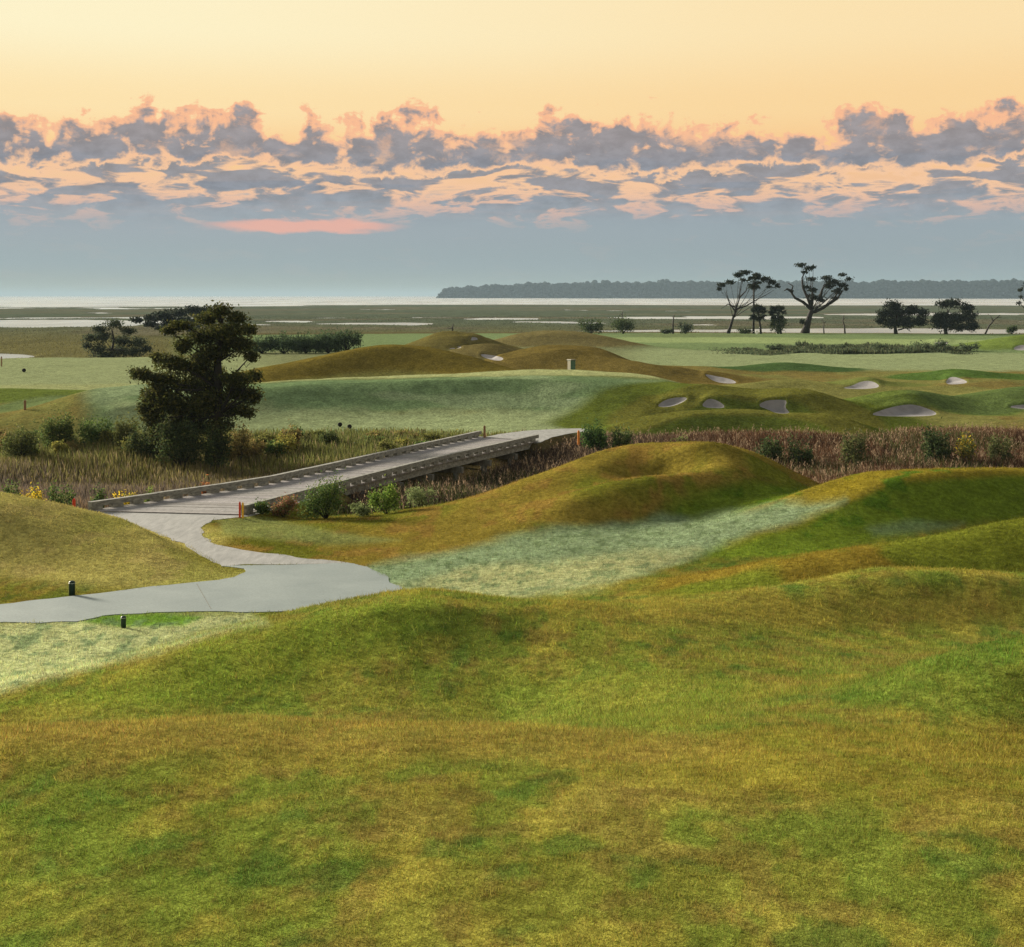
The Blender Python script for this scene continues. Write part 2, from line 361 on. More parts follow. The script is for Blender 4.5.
# marsh: tawny near, grey green far
mc = mixc(np.broadcast_to(np.array([.098, .092, .036]), C.shape), np.array([.066, .080, .050]), sstep(260, 520, GR))
mc = mixc(mc, np.array([.095, .088, .055]), sstep(.5, .65, fbm(GX * .012, GY * .02, 151, 4)) * .8)
C = mixc(C, mc * (0.75 + .5 * fbm(GX * .25, GY * .05, 161, 3))[..., None], sstep(0.2, .8, marsh))
C = mixc(C, np.array([.06, .05, .04]), sstep(.15, .6, carve))

# ------------------------------------------------------------------ materials
def new_mat(name):
    m = bpy.data.materials.new(name); m.use_nodes = True; nt = m.node_tree
    return m, nt, nt.nodes, nt.links, nt.nodes['Principled BSDF']
def N(nodes, t, **kw):
    nd = nodes.new(t)
    for k, v in kw.items():
        if k in nd.inputs.keys() if hasattr(nd.inputs, 'keys') else False: nd.inputs[k].default_value = v
        else: setattr(nd, k, v)
    return nd
def math_node(nodes, links, op, a, b=None, clamp=False):
    nd = nodes.new('ShaderNodeMath'); nd.operation = op; nd.use_clamp = clamp
    for i, v in enumerate((a, b)):
        if v is None: continue
        if isinstance(v, (int, float)): nd.inputs[i].default_value = v
        else: links.new(v, nd.inputs[i])
    return nd.outputs[0]
def maprange(nodes, links, v, a, b, c, d):
    nd = nodes.new('ShaderNodeMapRange'); nd.interpolation_type = 'SMOOTHSTEP'
    links.new(v, nd.inputs[0])
    for i, q in enumerate((a, b, c, d)): nd.inputs[i + 1].default_value = q
    return nd.outputs[0]
def noise(nodes, links, vec, scale, detail=4, rough=.6, dist=0):
    nd = nodes.new('ShaderNodeTexNoise'); nd.inputs['Scale'].default_value = scale; nd.inputs['Detail'].default_value = detail
    nd.inputs['Roughness'].default_value = rough; nd.inputs['Distortion'].default_value = dist
    links.new(vec, nd.inputs['Vector']); return nd.outputs[0]
def mixrgb(nodes, links, fac, a, b, mode='MIX'):
    nd = nodes.new('ShaderNodeMix'); nd.data_type = 'RGBA'; nd.blend_type = mode
    for s, v in ((nd.inputs[0], fac), (nd.inputs[6], a), (nd.inputs[7], b)):
        if isinstance(v, (int, float)): s.default_value = v
        elif isinstance(v, tuple): s.default_value = v + (1,)
        else: links.new(v, s)
    return nd.outputs[2]
def scaled(nodes, links, vec, s):
    nd = nodes.new('ShaderNodeVectorMath'); nd.operation = 'MULTIPLY'; links.new(vec, nd.inputs[0]); nd.inputs[1].default_value = s
    return nd.outputs[0]

def make_turf():
    m, nt, nd, ln, b = new_mat('turf')
    pos = nd.new('ShaderNodeNewGeometry').outputs['Position']
    at = nd.new('ShaderNodeAttribute'); at.attribute_name = 'Col'
    fr = nd.new('ShaderNodeAttribute'); fr.attribute_name = 'frost'
    f1 = noise(nd, ln, pos, 5.5, 5, .65); f2 = noise(nd, ln, pos, 38, 4, .7); f3 = noise(nd, ln, pos, 1.3, 4, .6)
    k = math_node(nd, ln, 'MULTIPLY', maprange(nd, ln, f1, .3, .7, .68, 1.32), maprange(nd, ln, f2, .28, .72, .62, 1.38))
    k = math_node(nd, ln, 'MULTIPLY', k, maprange(nd, ln, f3, .3, .7, .86, 1.14))
    kc = nd.new('ShaderNodeCombineColor')
    for i in range(3): ln.new(k, kc.inputs[i])
    col = mixrgb(nd, ln, 1.0, at.outputs['Color'], kc.outputs[0], 'MULTIPLY')
    fl = noise(nd, ln, scaled(nd, ln, pos, (1.6, 3.2, 3)), 1.5, 6, .72, .6)
    fm = math_node(nd, ln, 'MULTIPLY', maprange(nd, ln, fl, .50, .68, 0, .75), fr.outputs['Fac'])
    col = mixrgb(nd, ln, fm, col, (.075, .115, .045))
    ln.new(col, b.inputs['Base Color'])
    b.inputs['Roughness'].default_value = 1.0; b.inputs['Specular IOR Level'].default_value = .0
    bp = nd.new('ShaderNodeBump'); bp.inputs['Strength'].default_value = .9; bp.inputs['Distance'].default_value = .09
    hgt = math_node(nd, ln, 'ADD', math_node(nd, ln, 'MULTIPLY', f2, .35), f1)
    ln.new(hgt, bp.inputs['Height']); ln.new(bp.outputs[0], b.inputs['Normal'])
    return m
TURF = make_turf()
def make_sand():
    m, nt, nd, ln, b = new_mat('sand')
    pos = nd.new('ShaderNodeNewGeometry').outputs['Position']
    f = noise(nd, ln, pos, 1.2, 6, .65)
    r = nd.new('ShaderNodeValToRGB'); ln.new(f, r.inputs[0])
    r.color_ramp.elements[0].color = (.14, .134, .13, 1); r.color_ramp.elements[0].position = .3
    r.color_ramp.elements[1].color = (.205, .195, .19, 1); r.color_ramp.elements[1].position = .7
    ln.new(r.outputs[0], b.inputs['Base Color']); b.inputs['Roughness'].default_value = .95
    bp = nd.new('ShaderNodeBump'); bp.inputs['Strength'].default_value = .5; bp.inputs['Distance'].default_value = .1
    ln.new(noise(nd, ln, scaled(nd, ln, pos, (1, 4, 1)), 2.5, 4), bp.inputs['Height']); ln.new(bp.outputs[0], b.inputs['Normal'])
    return m
SAND = make_sand()
def simple(name, rgb, rough=.8, var=.25, scale=6, bump=.0, stretch=(1, 1, 1), spec=.3, attr=False):
    m, nt, nd, ln, b = new_mat(name)
    tc = nd.new('ShaderNodeNewGeometry').outputs['Position']
    f = noise(nd, ln, scaled(nd, ln, tc, stretch), scale, 5, .65)
    k = maprange(nd, ln, f, .3, .7, 1 - var, 1 + var)
    kc = nd.new('ShaderNodeCombineColor')
    for i in range(3): ln.new(k, kc.inputs[i])
    if attr:
        a = nd.new('ShaderNodeAttribute'); a.attribute_name = 'Col'; src = a.outputs['Color']
    else: src = tuple(rgb)
    ln.new(mixrgb(nd, ln, 1.0, src, kc.outputs[0], 'MULTIPLY'), b.inputs['Base Color'])
    b.inputs['Roughness'].default_value = rough; b.inputs['Specular IOR Level'].default_value = spec
    if bump:
        bp = nd.new('ShaderNodeBump'); bp.inputs['Strength'].default_value = bump; bp.inputs['Distance'].default_value = .03
        ln.new(f, bp.inputs['Height']); ln.new(bp.outputs[0], b.inputs['Normal'])
    return m
def leaf_mat(name, trans=.25):
    m, nt, nd, ln, b = new_mat(name)
    a = nd.new('ShaderNodeAttribute'); a.attribute_name = 'Col'
    ln.new(a.outputs['Color'], b.inputs['Base Color']); b.inputs['Roughness'].default_value = .8; b.inputs['Specular IOR Level'].default_value = .04
    t = nd.new('ShaderNodeBsdfTranslucent'); ln.new(a.outputs['Color'], t.inputs['Color'])
    mx = nd.new('ShaderNodeMixShader'); mx.inputs[0].default_value = trans
    ln.new(b.outputs[0], mx.inputs[1]); ln.new(t.outputs[0], mx.inputs[2])
    ln.new(mx.outputs[0], nd['Material Output'].inputs[0])
    return m
LEAF = leaf_mat('leaves', .4); BLADE = leaf_mat('grass_blades', .35)
BARK = simple('bark', (.016, .014, .011), .9, .4, 9, .6, (1, 1, .25))
DEADWOOD = simple('dead_wood', (.045, .04, .033), .9, .3, 8, .5, (1, 1, .25))
TIMBER = simple('weathered_timber', (.175, .175, .152), .85, .42, 4, .5, (1, 1, 3))
PLANKS = simple('deck_planks', None, .85, .22, 5, .4, attr=True)
PILE = simple('pile_timber', (.115, .115, .098), .9, .3, 6, .5, (1, 1, .3))
def make_concrete():
    m, nt, nd, ln, b = new_mat('concrete')
    pos = nd.new('ShaderNodeNewGeometry').outputs['Position']
    f = noise(nd, ln, pos, .45, 6, .6, .5); f2 = noise(nd, ln, pos, 14, 5, .7)
    r = nd.new('ShaderNodeValToRGB'); ln.new(f, r.inputs[0])
    r.color_ramp.elements[0].color = (.118, .152, .146, 1); r.color_ramp.elements[0].position = .3
    r.color_ramp.elements[1].color = (.172, .208, .196, 1); r.color_ramp.elements[1].position = .7
    k = maprange(nd, ln, f2, .3, .7, .88, 1.12); kc = nd.new('ShaderNodeCombineColor')
    for i in range(3): ln.new(k, kc.inputs[i])
    ln.new(mixrgb(nd, ln, 1.0, r.outputs[0], kc.outputs[0], 'MULTIPLY'), b.inputs['Base Color']); b.inputs['Roughness'].default_value = .7
    return m
CONC = make_concrete()
def make_oldpath():
    m, nt, nd, ln, b = new_mat('worn_path')
    pos = nd.new('ShaderNodeNewGeometry').outputs['Position']
    f = noise(nd, ln, scaled(nd, ln, pos, (2.2, .5, 1)), 1.6, 6, .65, .4); f2 = noise(nd, ln, pos, 16, 5, .7)
    r = nd.new('ShaderNodeValToRGB'); ln.new(f, r.inputs[0])
    r.color_ramp.elements[0].color = (.122, .127, .118, 1); r.color_ramp.elements[0].position = .3
    r.color_ramp.elements[1].color = (.225, .228, .212, 1); r.color_ramp.elements[1].position = .7
    k = maprange(nd, ln, f2, .3, .7, .86, 1.14); kc = nd.new('ShaderNodeCombineColor')
    for i in range(3): ln.new(k, kc.inputs[i])
    ln.new(mixrgb(nd, ln, 1.0, r.outputs[0], kc.outputs[0], 'MULTIPLY'), b.inputs['Base Color']); b.inputs['Roughness'].default_value = .85
    return m
OLD = make_oldpath()
def make_water():
    m, nt, nd, ln, b = new_mat('water')
    pos = nd.new('ShaderNodeNewGeometry').outputs['Position']
    f = noise(nd, ln, scaled(nd, ln, pos, (.02, .004, 1)), 1.0, 5, .6)
    b.inputs['Base Color'].default_value = (.05, .06, .055, 1); b.inputs['Specular IOR Level'].default_value = 0
    g = nd.new('ShaderNodeBsdfGlossy'); g.inputs['Color'].default_value = (.74, .80, .84, 1); ln.new(maprange(nd, ln, f, .3, .7, .20, .32), g.inputs['Roughness'])
    fz = nd.new('ShaderNodeFresnel'); fz.inputs['IOR'].default_value = 1.33
    mx = nd.new('ShaderNodeMixShader'); ln.new(fz.outputs[0], mx.inputs[0]); ln.new(b.outputs[0], mx.inputs[1]); ln.new(g.outputs[0], mx.inputs[2])
    ln.new(mx.outputs[0], nd['Material Output'].inputs[0])
    return m
WATERM = make_water()

# ------------------------------------------------------------------ mesh helpers
def mesh_np(name, V, Fq, mat, colors=None, extra=None, smooth=False, parent=None, tris=None):
    """V (n,3); Fq (m,3) or (m,4); colors per vertex (n,3) -> ONE mesh object"""
    me = bpy.data.meshes.new(name); V = np.ascontiguousarray(V, np.float32); Fq = np.ascontiguousarray(Fq, np.int32)
    k = Fq.shape[1]
    me.vertices.add(len(V)); me.vertices.foreach_set('co', V.ravel())
    tr = np.zeros((0, 3), np.int32) if tris is None else np.ascontiguousarray(tris, np.int32); nf = len(Fq) + len(tr)
    me.loops.add(Fq.size + tr.size); me.loops.foreach_set('vertex_index', np.r_[Fq.ravel(), tr.ravel()])
    me.polygons.add(nf); me.polygons.foreach_set('loop_start', np.r_[np.arange(0, Fq.size, k), Fq.size + np.arange(0, tr.size, 3)].astype(np.int32))
    me.update(calc_edges=True)
    if colors is not None:
        a = me.attributes.new('Col', 'FLOAT_COLOR', 'POINT')
        a.data.foreach_set('color', np.c_[colors, np.ones(len(V))].astype(np.float32).ravel())
    if extra is not None:
        a = me.attributes.new('frost', 'FLOAT', 'POINT'); a.data.foreach_set('value', np.asarray(extra, np.float32))
    me.polygons.foreach_set('use_smooth', np.full(nf, smooth))
    me.materials.append(mat)
    o = bpy.data.objects.new(name, me); COL.objects.link(o)
    if parent: o.parent = parent
    return o
def tag(o, label=None, cat=None, group=None, kind=None):
    if label: o['label'] = label
    if cat: o['category'] = cat
    if group: o['group'] = group
    if kind: o['kind'] = kind
    return o
def empty(name, loc, label, cat, group=None, rz=0):
    o = bpy.data.objects.new(name, None); COL.objects.link(o); o.location = loc; o.rotation_euler = (0, 0, rz); o.empty_display_size = .2
    return tag(o, label, cat, group)
class MB:
    def __init__(s): s.v = []; s.f = []; s.c = []
    def box(s, c, sx, sy, sz, ux=(1, 0, 0), uy=(0, 1, 0), uz=(0, 0, 1), col=(1, 1, 1), taper=1.0, bev=0.0):
        c = Vector(c); ux, uy, uz = Vector(ux), Vector(uy), Vector(uz); n = len(s.v)
        if not bev:
            for k in (-1, 1):
                t = taper if k > 0 else 1
                for i, j in ((-1, -1), (1, -1), (1, 1), (-1, 1)): s.v.append(c + ux * i * sx * t + uy * j * sy * t + uz * k * sz); s.c.append(col)
            for f in ((0, 3, 2, 1), (4, 5, 6, 7), (0, 1, 5, 4), (1, 2, 6, 5), (2, 3, 7, 6), (3, 0, 4, 7)): s.f.append([n + q for q in f])
        else:   # chamfered vertical section
            rings = ((-1, 1 - bev / max(sx, sy)), (-1 + bev / sz, 1), (1 - bev / sz, taper), (1, taper - bev / max(sx, sy)))
            for k, t in rings:
                for i, j in ((-1, -.85), (-.85, -1), (.85, -1), (1, -.85), (1, .85), (.85, 1), (-.85, 1), (-1, .85)):
                    s.v.append(c + ux * i * sx * t + uy * j * sy * t + uz * k * sz); s.c.append(col)
            for r in range(3):
                for i in range(8):
                    a = n + r * 8 + i; b = n + r * 8 + (i + 1) % 8; s.f.append([a, b, b + 8, a + 8])
            s.f.append([n + q for q in range(7, -1, -1)]); s.f.append([n + 24 + q for q in range(8)])
    def tube(s, pts, rad, sides=7, col=(1, 1, 1), cap=True):
        pts = [Vector(p) for p in pts]; n0 = len(s.v)
        for i, p in enumerate(pts):
            t = (pts[min(i + 1, len(pts) - 1)] - pts[max(i - 1, 0)]).normalized()
            a = t.cross(Vector((0.31, .95, .05))).normalized(); b = t.cross(a)
            for k in range(sides):
                q = 2 * math.pi * k / sides; s.v.append(p + (a * math.cos(q) + b * math.sin(q)) * rad[i]); s.c.append(col)
        for i in range(len(pts) - 1):
            for k in range(sides):
                a = n0 + i * sides + k; b = n0 + i * sides + (k + 1) % sides; s.f.append([a, b, b + sides, a + sides])
        if cap: s.f.append([n0 + k for k in range(sides - 1, -1, -1)]); e = n0 + (len(pts) - 1) * sides; s.f.append([e + k for k in range(sides)])
    def lathe(s, c, prof, sides=14, col=(1, 1, 1)):
        n0 = len(s.v); c = Vector(c)
        for r, z in prof:
            for k in range(sides):
                q = 2 * math.pi * k / sides; s.v.append(c + Vector((r * math.cos(q), r * math.sin(q), z))); s.c.append(col)
        for i in range(len(prof) - 1):
            for k in range(sides):
                a = n0 + i * sides + k; b = n0 + i * sides + (k + 1) % sides; s.f.append([a, b, b + sides, a + sides])
        s.f.append([n0 + k for k in range(sides - 1, -1, -1)]); e = n0 + (len(prof) - 1) * sides; s.f.append([e + k for k in range(sides)])
    def build(s, name, mat, parent=None, smooth=False, colors=False, offset=None):
        me = bpy.data.meshes.new(name); off = Vector(offset) if offset is not None else Vector((0, 0, 0))
        me.from_pydata([tuple(v - off) for v in s.v], [], s.f)
        if colors:
            a = me.attributes.new('Col', 'FLOAT_COLOR', 'POINT')
            a.data.foreach_set('color', np.c_[np.array(s.c), np.ones(len(s.v))].astype(np.float32).ravel())
        if smooth: me.polygons.foreach_set('use_smooth', [True] * len(me.polygons))
        me.materials.append(mat)
        o = bpy.data.objects.new(name, me); COL.objects.link(o)
        if parent: o.parent = parent
        return o

# ------------------------------------------------------------------ the ground sheet, split where it is sand
vid = np.arange(na * nr).reshape(nr, na)
Q = np.stack([vid[:-1, :-1], vid[:-1, 1:], vid[1:, 1:], vid[1:, :-1]], -1).reshape(-1, 4)
bunkers = [  # outline (px, py), distance range
    ([(655, 406), (668, 399), (690, 398), (682, 403), (668, 407)], 96, 112),
    ([(700, 407), (706, 400.5), (712, 399.5), (722, 403), (727, 408)], 96, 112),
    ([(757, 406), (765, 401.5), (780, 400.5), (788, 401.5), (784, 407), (792, 413), (776, 413), (768, 409)], 96, 112),
    ([(866, 415.5), (884, 409.5), (905, 405.5), (918, 406), (942, 414), (920, 416.3)], 98, 122),
    ([(840, 388), (852, 386), (860, 382.5), (872, 381.5), (882, 387), (864, 389)], 125, 155),
    ([(945, 384), (948, 378.5), (955, 377.5), (970, 382), (960, 384)], 130, 170),
    ([(703, 374.8), (712, 376), (733, 379.5), (738, 383.5), (716, 382.5)], 125, 165),
    ([(478, 354.5), (492, 355.5), (505, 358), (500, 361), (486, 358.5)], 135, 200),
    ([(445, 347.8), (458, 346.5), (463, 347.6), (452, 349)], 150, 205),
    ([(469, 338), (476, 337.5), (479, 340), (471, 340.5)], 170, 230),
    ([(1012, 349), (1018, 345.5), (1030, 345.5), (1034, 349), (1020, 350.5)], 190, 240),
    ([(1006, 407), (1020, 405.5), (1044, 405), (1050, 410), (1020, 408.5)], 105, 140),
    ([(932, 343.5), (940, 342), (950, 342.6), (944, 344.6)], 215, 300),
]
bl = ['grey sand bunker at the left shoulder of the dark green mound beyond the reeds', 'small peaked sand bunker in the middle of the mound beyond the reeds', 'sand bunker cut in the right shoulder of the mound beyond the reeds',
      'largest pale sand bunker, a broad white arch above the red reeds', 'curved pale sand bunker between the fairway and the large arched bunker', 'small sand bunker under a dark green lip by the far fairway',
      'pale sand bunker at the foot of the brown mounds', 'narrow sand bunker between the golden mounds', 'thin sliver of sand beside the small far mounds', 'tiny sand bunker on the dark far mound',
      'sand bunker on the green mound at the end of the far hedge', 'low sand bunker with a dark edge by the right side', 'tiny far sand patch before the dark marsh trees']
SD = np.full(na * nr, 9.0); own_v = np.full(na * nr, -1)
for i, (pl, d0, d1) in enumerate(bunkers):
    p = np.array(pl)
    kv = np.nonzero((GR > d0) & (GR < d1) & (GPX > p[:, 0].min() - 16) & (GPX < p[:, 0].max() + 16) & (GPY > p[:, 1].min() - 12) & (GPY < p[:, 1].max() + 8))
    sd = poly_sdf(smooth_poly(pl, 2), GPX[kv], GPY[kv]); back = sstep(1, -2, (GPY[kv] - p[:, 1].mean()) / (np.ptp(p[:, 1]) * .5))
    fl = kv[0] * na + kv[1]; near = sd < SD[fl]; SD[fl[near]] = sd[near]; own_v[fl[near]] = i
    GZ[kv] += -.24 * sstep(1.5, -5.0, sd) + .20 * np.exp(-(np.maximum(sd, 0) / 4.5) ** 2) * back * (1 - sstep(1.5, -5.0, sd))
VV = np.c_[GX.ravel(), GY.ravel(), GZ.ravel()]; CC = C.reshape(-1, 3); FR = frost.ravel()
SD = np.where(np.abs(SD) < 1e-4, 1e-4, SD); ins = SD[Q] < 0; cnt = ins.sum(1)
newV, newC, newF, cache, gtri, btri = [], [], [], {}, [], {i: [] for i in range(len(bunkers))}
def cut(a, b):
    key = (min(a, b), max(a, b))
    if key not in cache:
        t = SD[a] / (SD[a] - SD[b]); cache[key] = na * nr + len(newV)
        newV.append(VV[a] * (1 - t) + VV[b] * t); newC.append(CC[a] * (1 - t) + CC[b] * t); newF.append(FR[a] * (1 - t) + FR[b] * t)
    return cache[key]
for q in Q[(cnt > 0) & (cnt < 4)]:
    b_id = max(own_v[q])
    for tri in ((q[0], q[1], q[2]), (q[0], q[2], q[3])):
        sgn = [SD[v] < 0 for v in tri]; m_ = sum(sgn)
        if m_ in (0, 3): (btri[b_id] if m_ else gtri).append(tri); continue
        lone = sgn.index(m_ == 1); a, b2, c2_ = tri[lone], tri[(lone + 1) % 3], tri[(lone + 2) % 3]
        p1, p2 = cut(a, b2), cut(a, c2_)
        one, two = [(a, p1, p2)], [(p1, b2, c2_), (p1, c2_, p2)]
        (btri[b_id] if m_ == 1 else gtri).extend(one); (gtri if m_ == 1 else btri[b_id]).extend(two)
VA = np.r_[VV, np.array(newV)]; CA = np.r_[CC, np.array(newC)]; FA = np.r_[FR, np.array(newF)]
ground = mesh_np('ground', VA, Q[cnt == 0], TURF, CA, FA, True, tris=np.array(gtri))
tag(ground, kind='structure')
own_q = own_v[Q].max(1)
for i in range(len(bunkers)):
    q = Q[(cnt == 4) & (own_q == i)]; t3 = np.array(btri[i]).reshape(-1, 3)
    if len(q) + len(t3) == 0: print('EMPTY BUNKER', i); continue
    u, inv = np.unique(np.r_[q.ravel(), t3.ravel()], return_inverse=True)
    o = mesh_np('sand_bunker', VA[u], inv[:q.size].reshape(-1, 4), SAND, None, None, True, tris=inv[q.size:].reshape(-1, 3))
    tag(o, bl[i], 'sand bunker', 'sand bunkers on the golf course', 'structure')

# water
rings = [205, 400, 800, 1600, 4000, 12000, 44000]; sa = np.linspace(-math.pi, math.pi, 97)
V = np.array([(r * math.sin(a), r * math.cos(a), WATER) for r in rings for a in sa])
iw = np.arange(len(V)).reshape(len(rings), len(sa))
Fw = np.stack([iw[:-1, :-1], iw[:-1, 1:], iw[1:, 1:], iw[1:, :-1]], -1).reshape(-1, 4)
tag(mesh_np('sea', V, Fw, WATERM), kind='structure')

# paths
def sheet(name, poly, z, mat, label=None):
    b = MB(); n = len(poly)
    b.v = [Vector((x, y, z)) for x, y in poly] + [Vector((x, y, z - .08)) for x, y in poly]; b.c = [(1, 1, 1)] * (2 * n)
    b.f = [list(range(n - 1, -1, -1))] + [[i, (i + 1) % n, n + (i + 1) % n, n + i] for i in range(n)]
    o = b.build(name, mat)
    import bmesh
    bm = bmesh.new(); bm.from_mesh(o.data); bmesh.ops.recalc_face_normals(bm, faces=bm.faces)
    bmesh.ops.triangulate(bm, faces=[f for f in bm.faces if len(f.verts) > 4]); bm.to_mesh(o.data); bm.free()
    return tag(o, label, None, None, 'structure')
def roughen(poly, amp=.13, step=.3):
    out = []
    for i in range(len(poly)):
        a = np.array(poly[i]); b = np.array(poly[(i + 1) % len(poly)]); m = max(1, int(np.hypot(*(b - a)) / step))
        for k in range(m):
            q = a + (b - a) * k / m; out.append((q[0] + (vnoise(np.array([q[0] * 1.7]), np.array([q[1] * 1.7]), 5)[0] - .5) * amp * 2, q[1] + (vnoise(np.array([q[0] * 1.7]), np.array([q[1] * 1.7]), 6)[0] - .5) * amp * 2))
    return out
sheet('concrete_path', roughen(conc_poly), 0.012, CONC)
sheet('worn_path', roughen(old_poly), 0.004, OLD)
sheet('far_path', roughen(far_poly, .05), 0.008, OLD)
jo = MB()
for (a, b2) in (((212, 611), (196, 583)),):
    p, q = flat(*a), flat(*b2); v = Vector((q[0] - p[0], q[1] - p[1], 0)); L = v.length; v.normalize()
    jo.box(((p[0] + q[0]) / 2, (p[1] + q[1]) / 2, 0.0135), .013, L / 2 - .2, .0012, ux=(v.y, -v.x, 0), uy=v)
tag(jo.build('path_joint', simple('joint_dirt', (.12, .13, .11))), kind='structure')

# ------------------------------------------------------------------ blades of grass and reeds (stuff)
def blades(name, x, y, z, h, w, colors, mat, lean=.5, segs=1, kind='stuff'):
    n = len(x); a = rng.uniform(0, 2 * np.pi, n); la = rng.uniform(0, 2 * np.pi, n); le = lean * h * rng.uniform(.2, 1, n)
    B = np.c_[x, y, z - .01]; sd = np.c_[np.cos(a), np.sin(a), np.zeros(n)] * (w * .5)[:, None]
    off = np.c_[np.cos(la) * le, np.sin(la) * le, h]
    if segs == 1:
        V = np.stack([B - sd, B + sd, B + off], 1).reshape(-1, 3); Fq = np.arange(3 * n).reshape(-1, 3); c = np.repeat(colors, 3, 0)
    else:
        mid = np.c_[np.cos(la) * le * .3, np.sin(la) * le * .3, h * .6]
        V = np.stack([B - sd * .7, B + sd * .7, B + mid + sd, B + mid - sd, B + off], 1).reshape(-1, 3); i = np.arange(n)[:, None] * 5
        Fq = np.concatenate([i + np.array([0, 1, 2]), i + np.array([0, 2, 3]), i + np.array([3, 2, 4])]); c = np.repeat(colors, 5, 0)
    return tag(mesh_np(name, V, Fq, mat, c), kind=kind)
GC = C
def near_grass(nb=760000):
    r = np.exp(rng.uniform(math.log(7.5), math.log(66), nb)); a = rng.uniform(-.40, .40, nb)
    x, y = r * np.sin(a), r * np.cos(a)
    ok = np.ones(nb, bool)
    for pl in flat_polys: ok &= poly_sdf(pl, x, y) > -.07 * rng.random(len(x))
    x, y, r = x[ok], y[ok], r[ok]
    z = grid_at(GZ, x, y); ok = z > -.6; x, y, z, r = x[ok], y[ok], z[ok], r[ok]
    c = grid_at(GC, x, y); n = len(x)
    kv = (1 - .6 * sstep(24, 42, r))[:, None]; tint = (1 + kv * (rng.uniform(.5, 1.6, n)[:, None] - 1)) * (1 + kv * rng.normal(0, .10, (n, 3)))
    yel = rng.random(n) < .10 * kv[:, 0] ** 2; c = c * tint; c[yel] = c[yel] * .5 + np.array([.26, .20, .06]) * .5
    tuft = fbm(x * 9, y * 6, 501, 2); t2 = fbm(x * 2.6, y * 1.8, 511, 3); c = c * (1 + kv[:, 0] * (.75 * tuft + .35 * t2 - .55))[:, None]
    s = np.clip(r / 14, .75, 3.2)
    h = rng.uniform(.022, .055, n) * np.where(rng.random(n) < .06, 1.7, 1) * np.clip(s, .8, 1.5) * (.55 + .9 * tuft); w = rng.uniform(.005, .010, n) * s
    return blades('grass', x, y, z, h, w, np.clip(c, 0, 1), BLADE, .9)
near_grass()

def in_wetland(x, y):
    left = L_curb; ok = np.ones(len(x), bool)
    for pl in flat_polys: ok &= poly_sdf(pl, x, y) > .5
    bp = [(-17.6, 58.6), (-11.9, 66), (-2, 89.4), (1.6, 87), (-3.75, 75.6), (-8.1, 65), (-11, 57.6)]
    ok &= poly_sdf(bp, x, y) > .25
    return ok
def left_of_bridge(x, y):
    return x < np.interp(y, [50, 58.6, 66, 89.4, 110], [-24, -17.6, -11.9, -2.04, 7])
def wild_left(nb=150000):
    y = rng.uniform(57, 99, nb); x = rng.uniform(-48, 3, nb)
    ok = in_wetland(x, y) & left_of_bridge(x, y); x, y = x[ok], y[ok]
    z = grid_at(GZ, x, y); top = fbm(x * .12, y * .10, 201, 3)
    ok = (z < -.45) & (rng.random(len(x)) < sstep(-.35, -.8, z) + .05); x, y, z, top = x[ok], y[ok], z[ok], top[ok]
    n = len(x); m = fbm(x * .09, y * .14, 211, 3) + rng.normal(0, .05, n); v = (y - 60) / 36 + (fbm(x * .1, y * .1, 221, 2) - .5) * .5
    pal = np.array([(.165, .105, .046), (.110, .085, .064), (.105, .084, .068), (.140, .120, .040), (.122, .132, .036), (.105, .118, .035)])
    t = np.clip(v * 5 + rng.normal(0, .55, n), 0, 4.999); i = t.astype(int); f = (t - i)[:, None]
    c = pal[i] * (1 - f) + pal[np.minimum(i + 1, 5)] * f
    c = c * rng.uniform(.6, 1.5, n)[:, None]; s = rng.random(n) < .08; c[s] = np.array([.26, .20, .11]) * rng.uniform(.7, 1.2, s.sum())[:, None]
    h = np.clip((.95 + .9 * (top - .5) * 2), .4, 1.8) * rng.uniform(.5, 1.1, n) * np.where(z > -1, .8, 1.0); h = np.clip(np.minimum(h, (-.2 - z) * rng.uniform(.7, 1.2, n)), .15, 2)
    o = blades('marsh_grass', x, y, z, h, rng.uniform(.03, .07, n), c, BLADE, .28, 2); return o
wild_left()
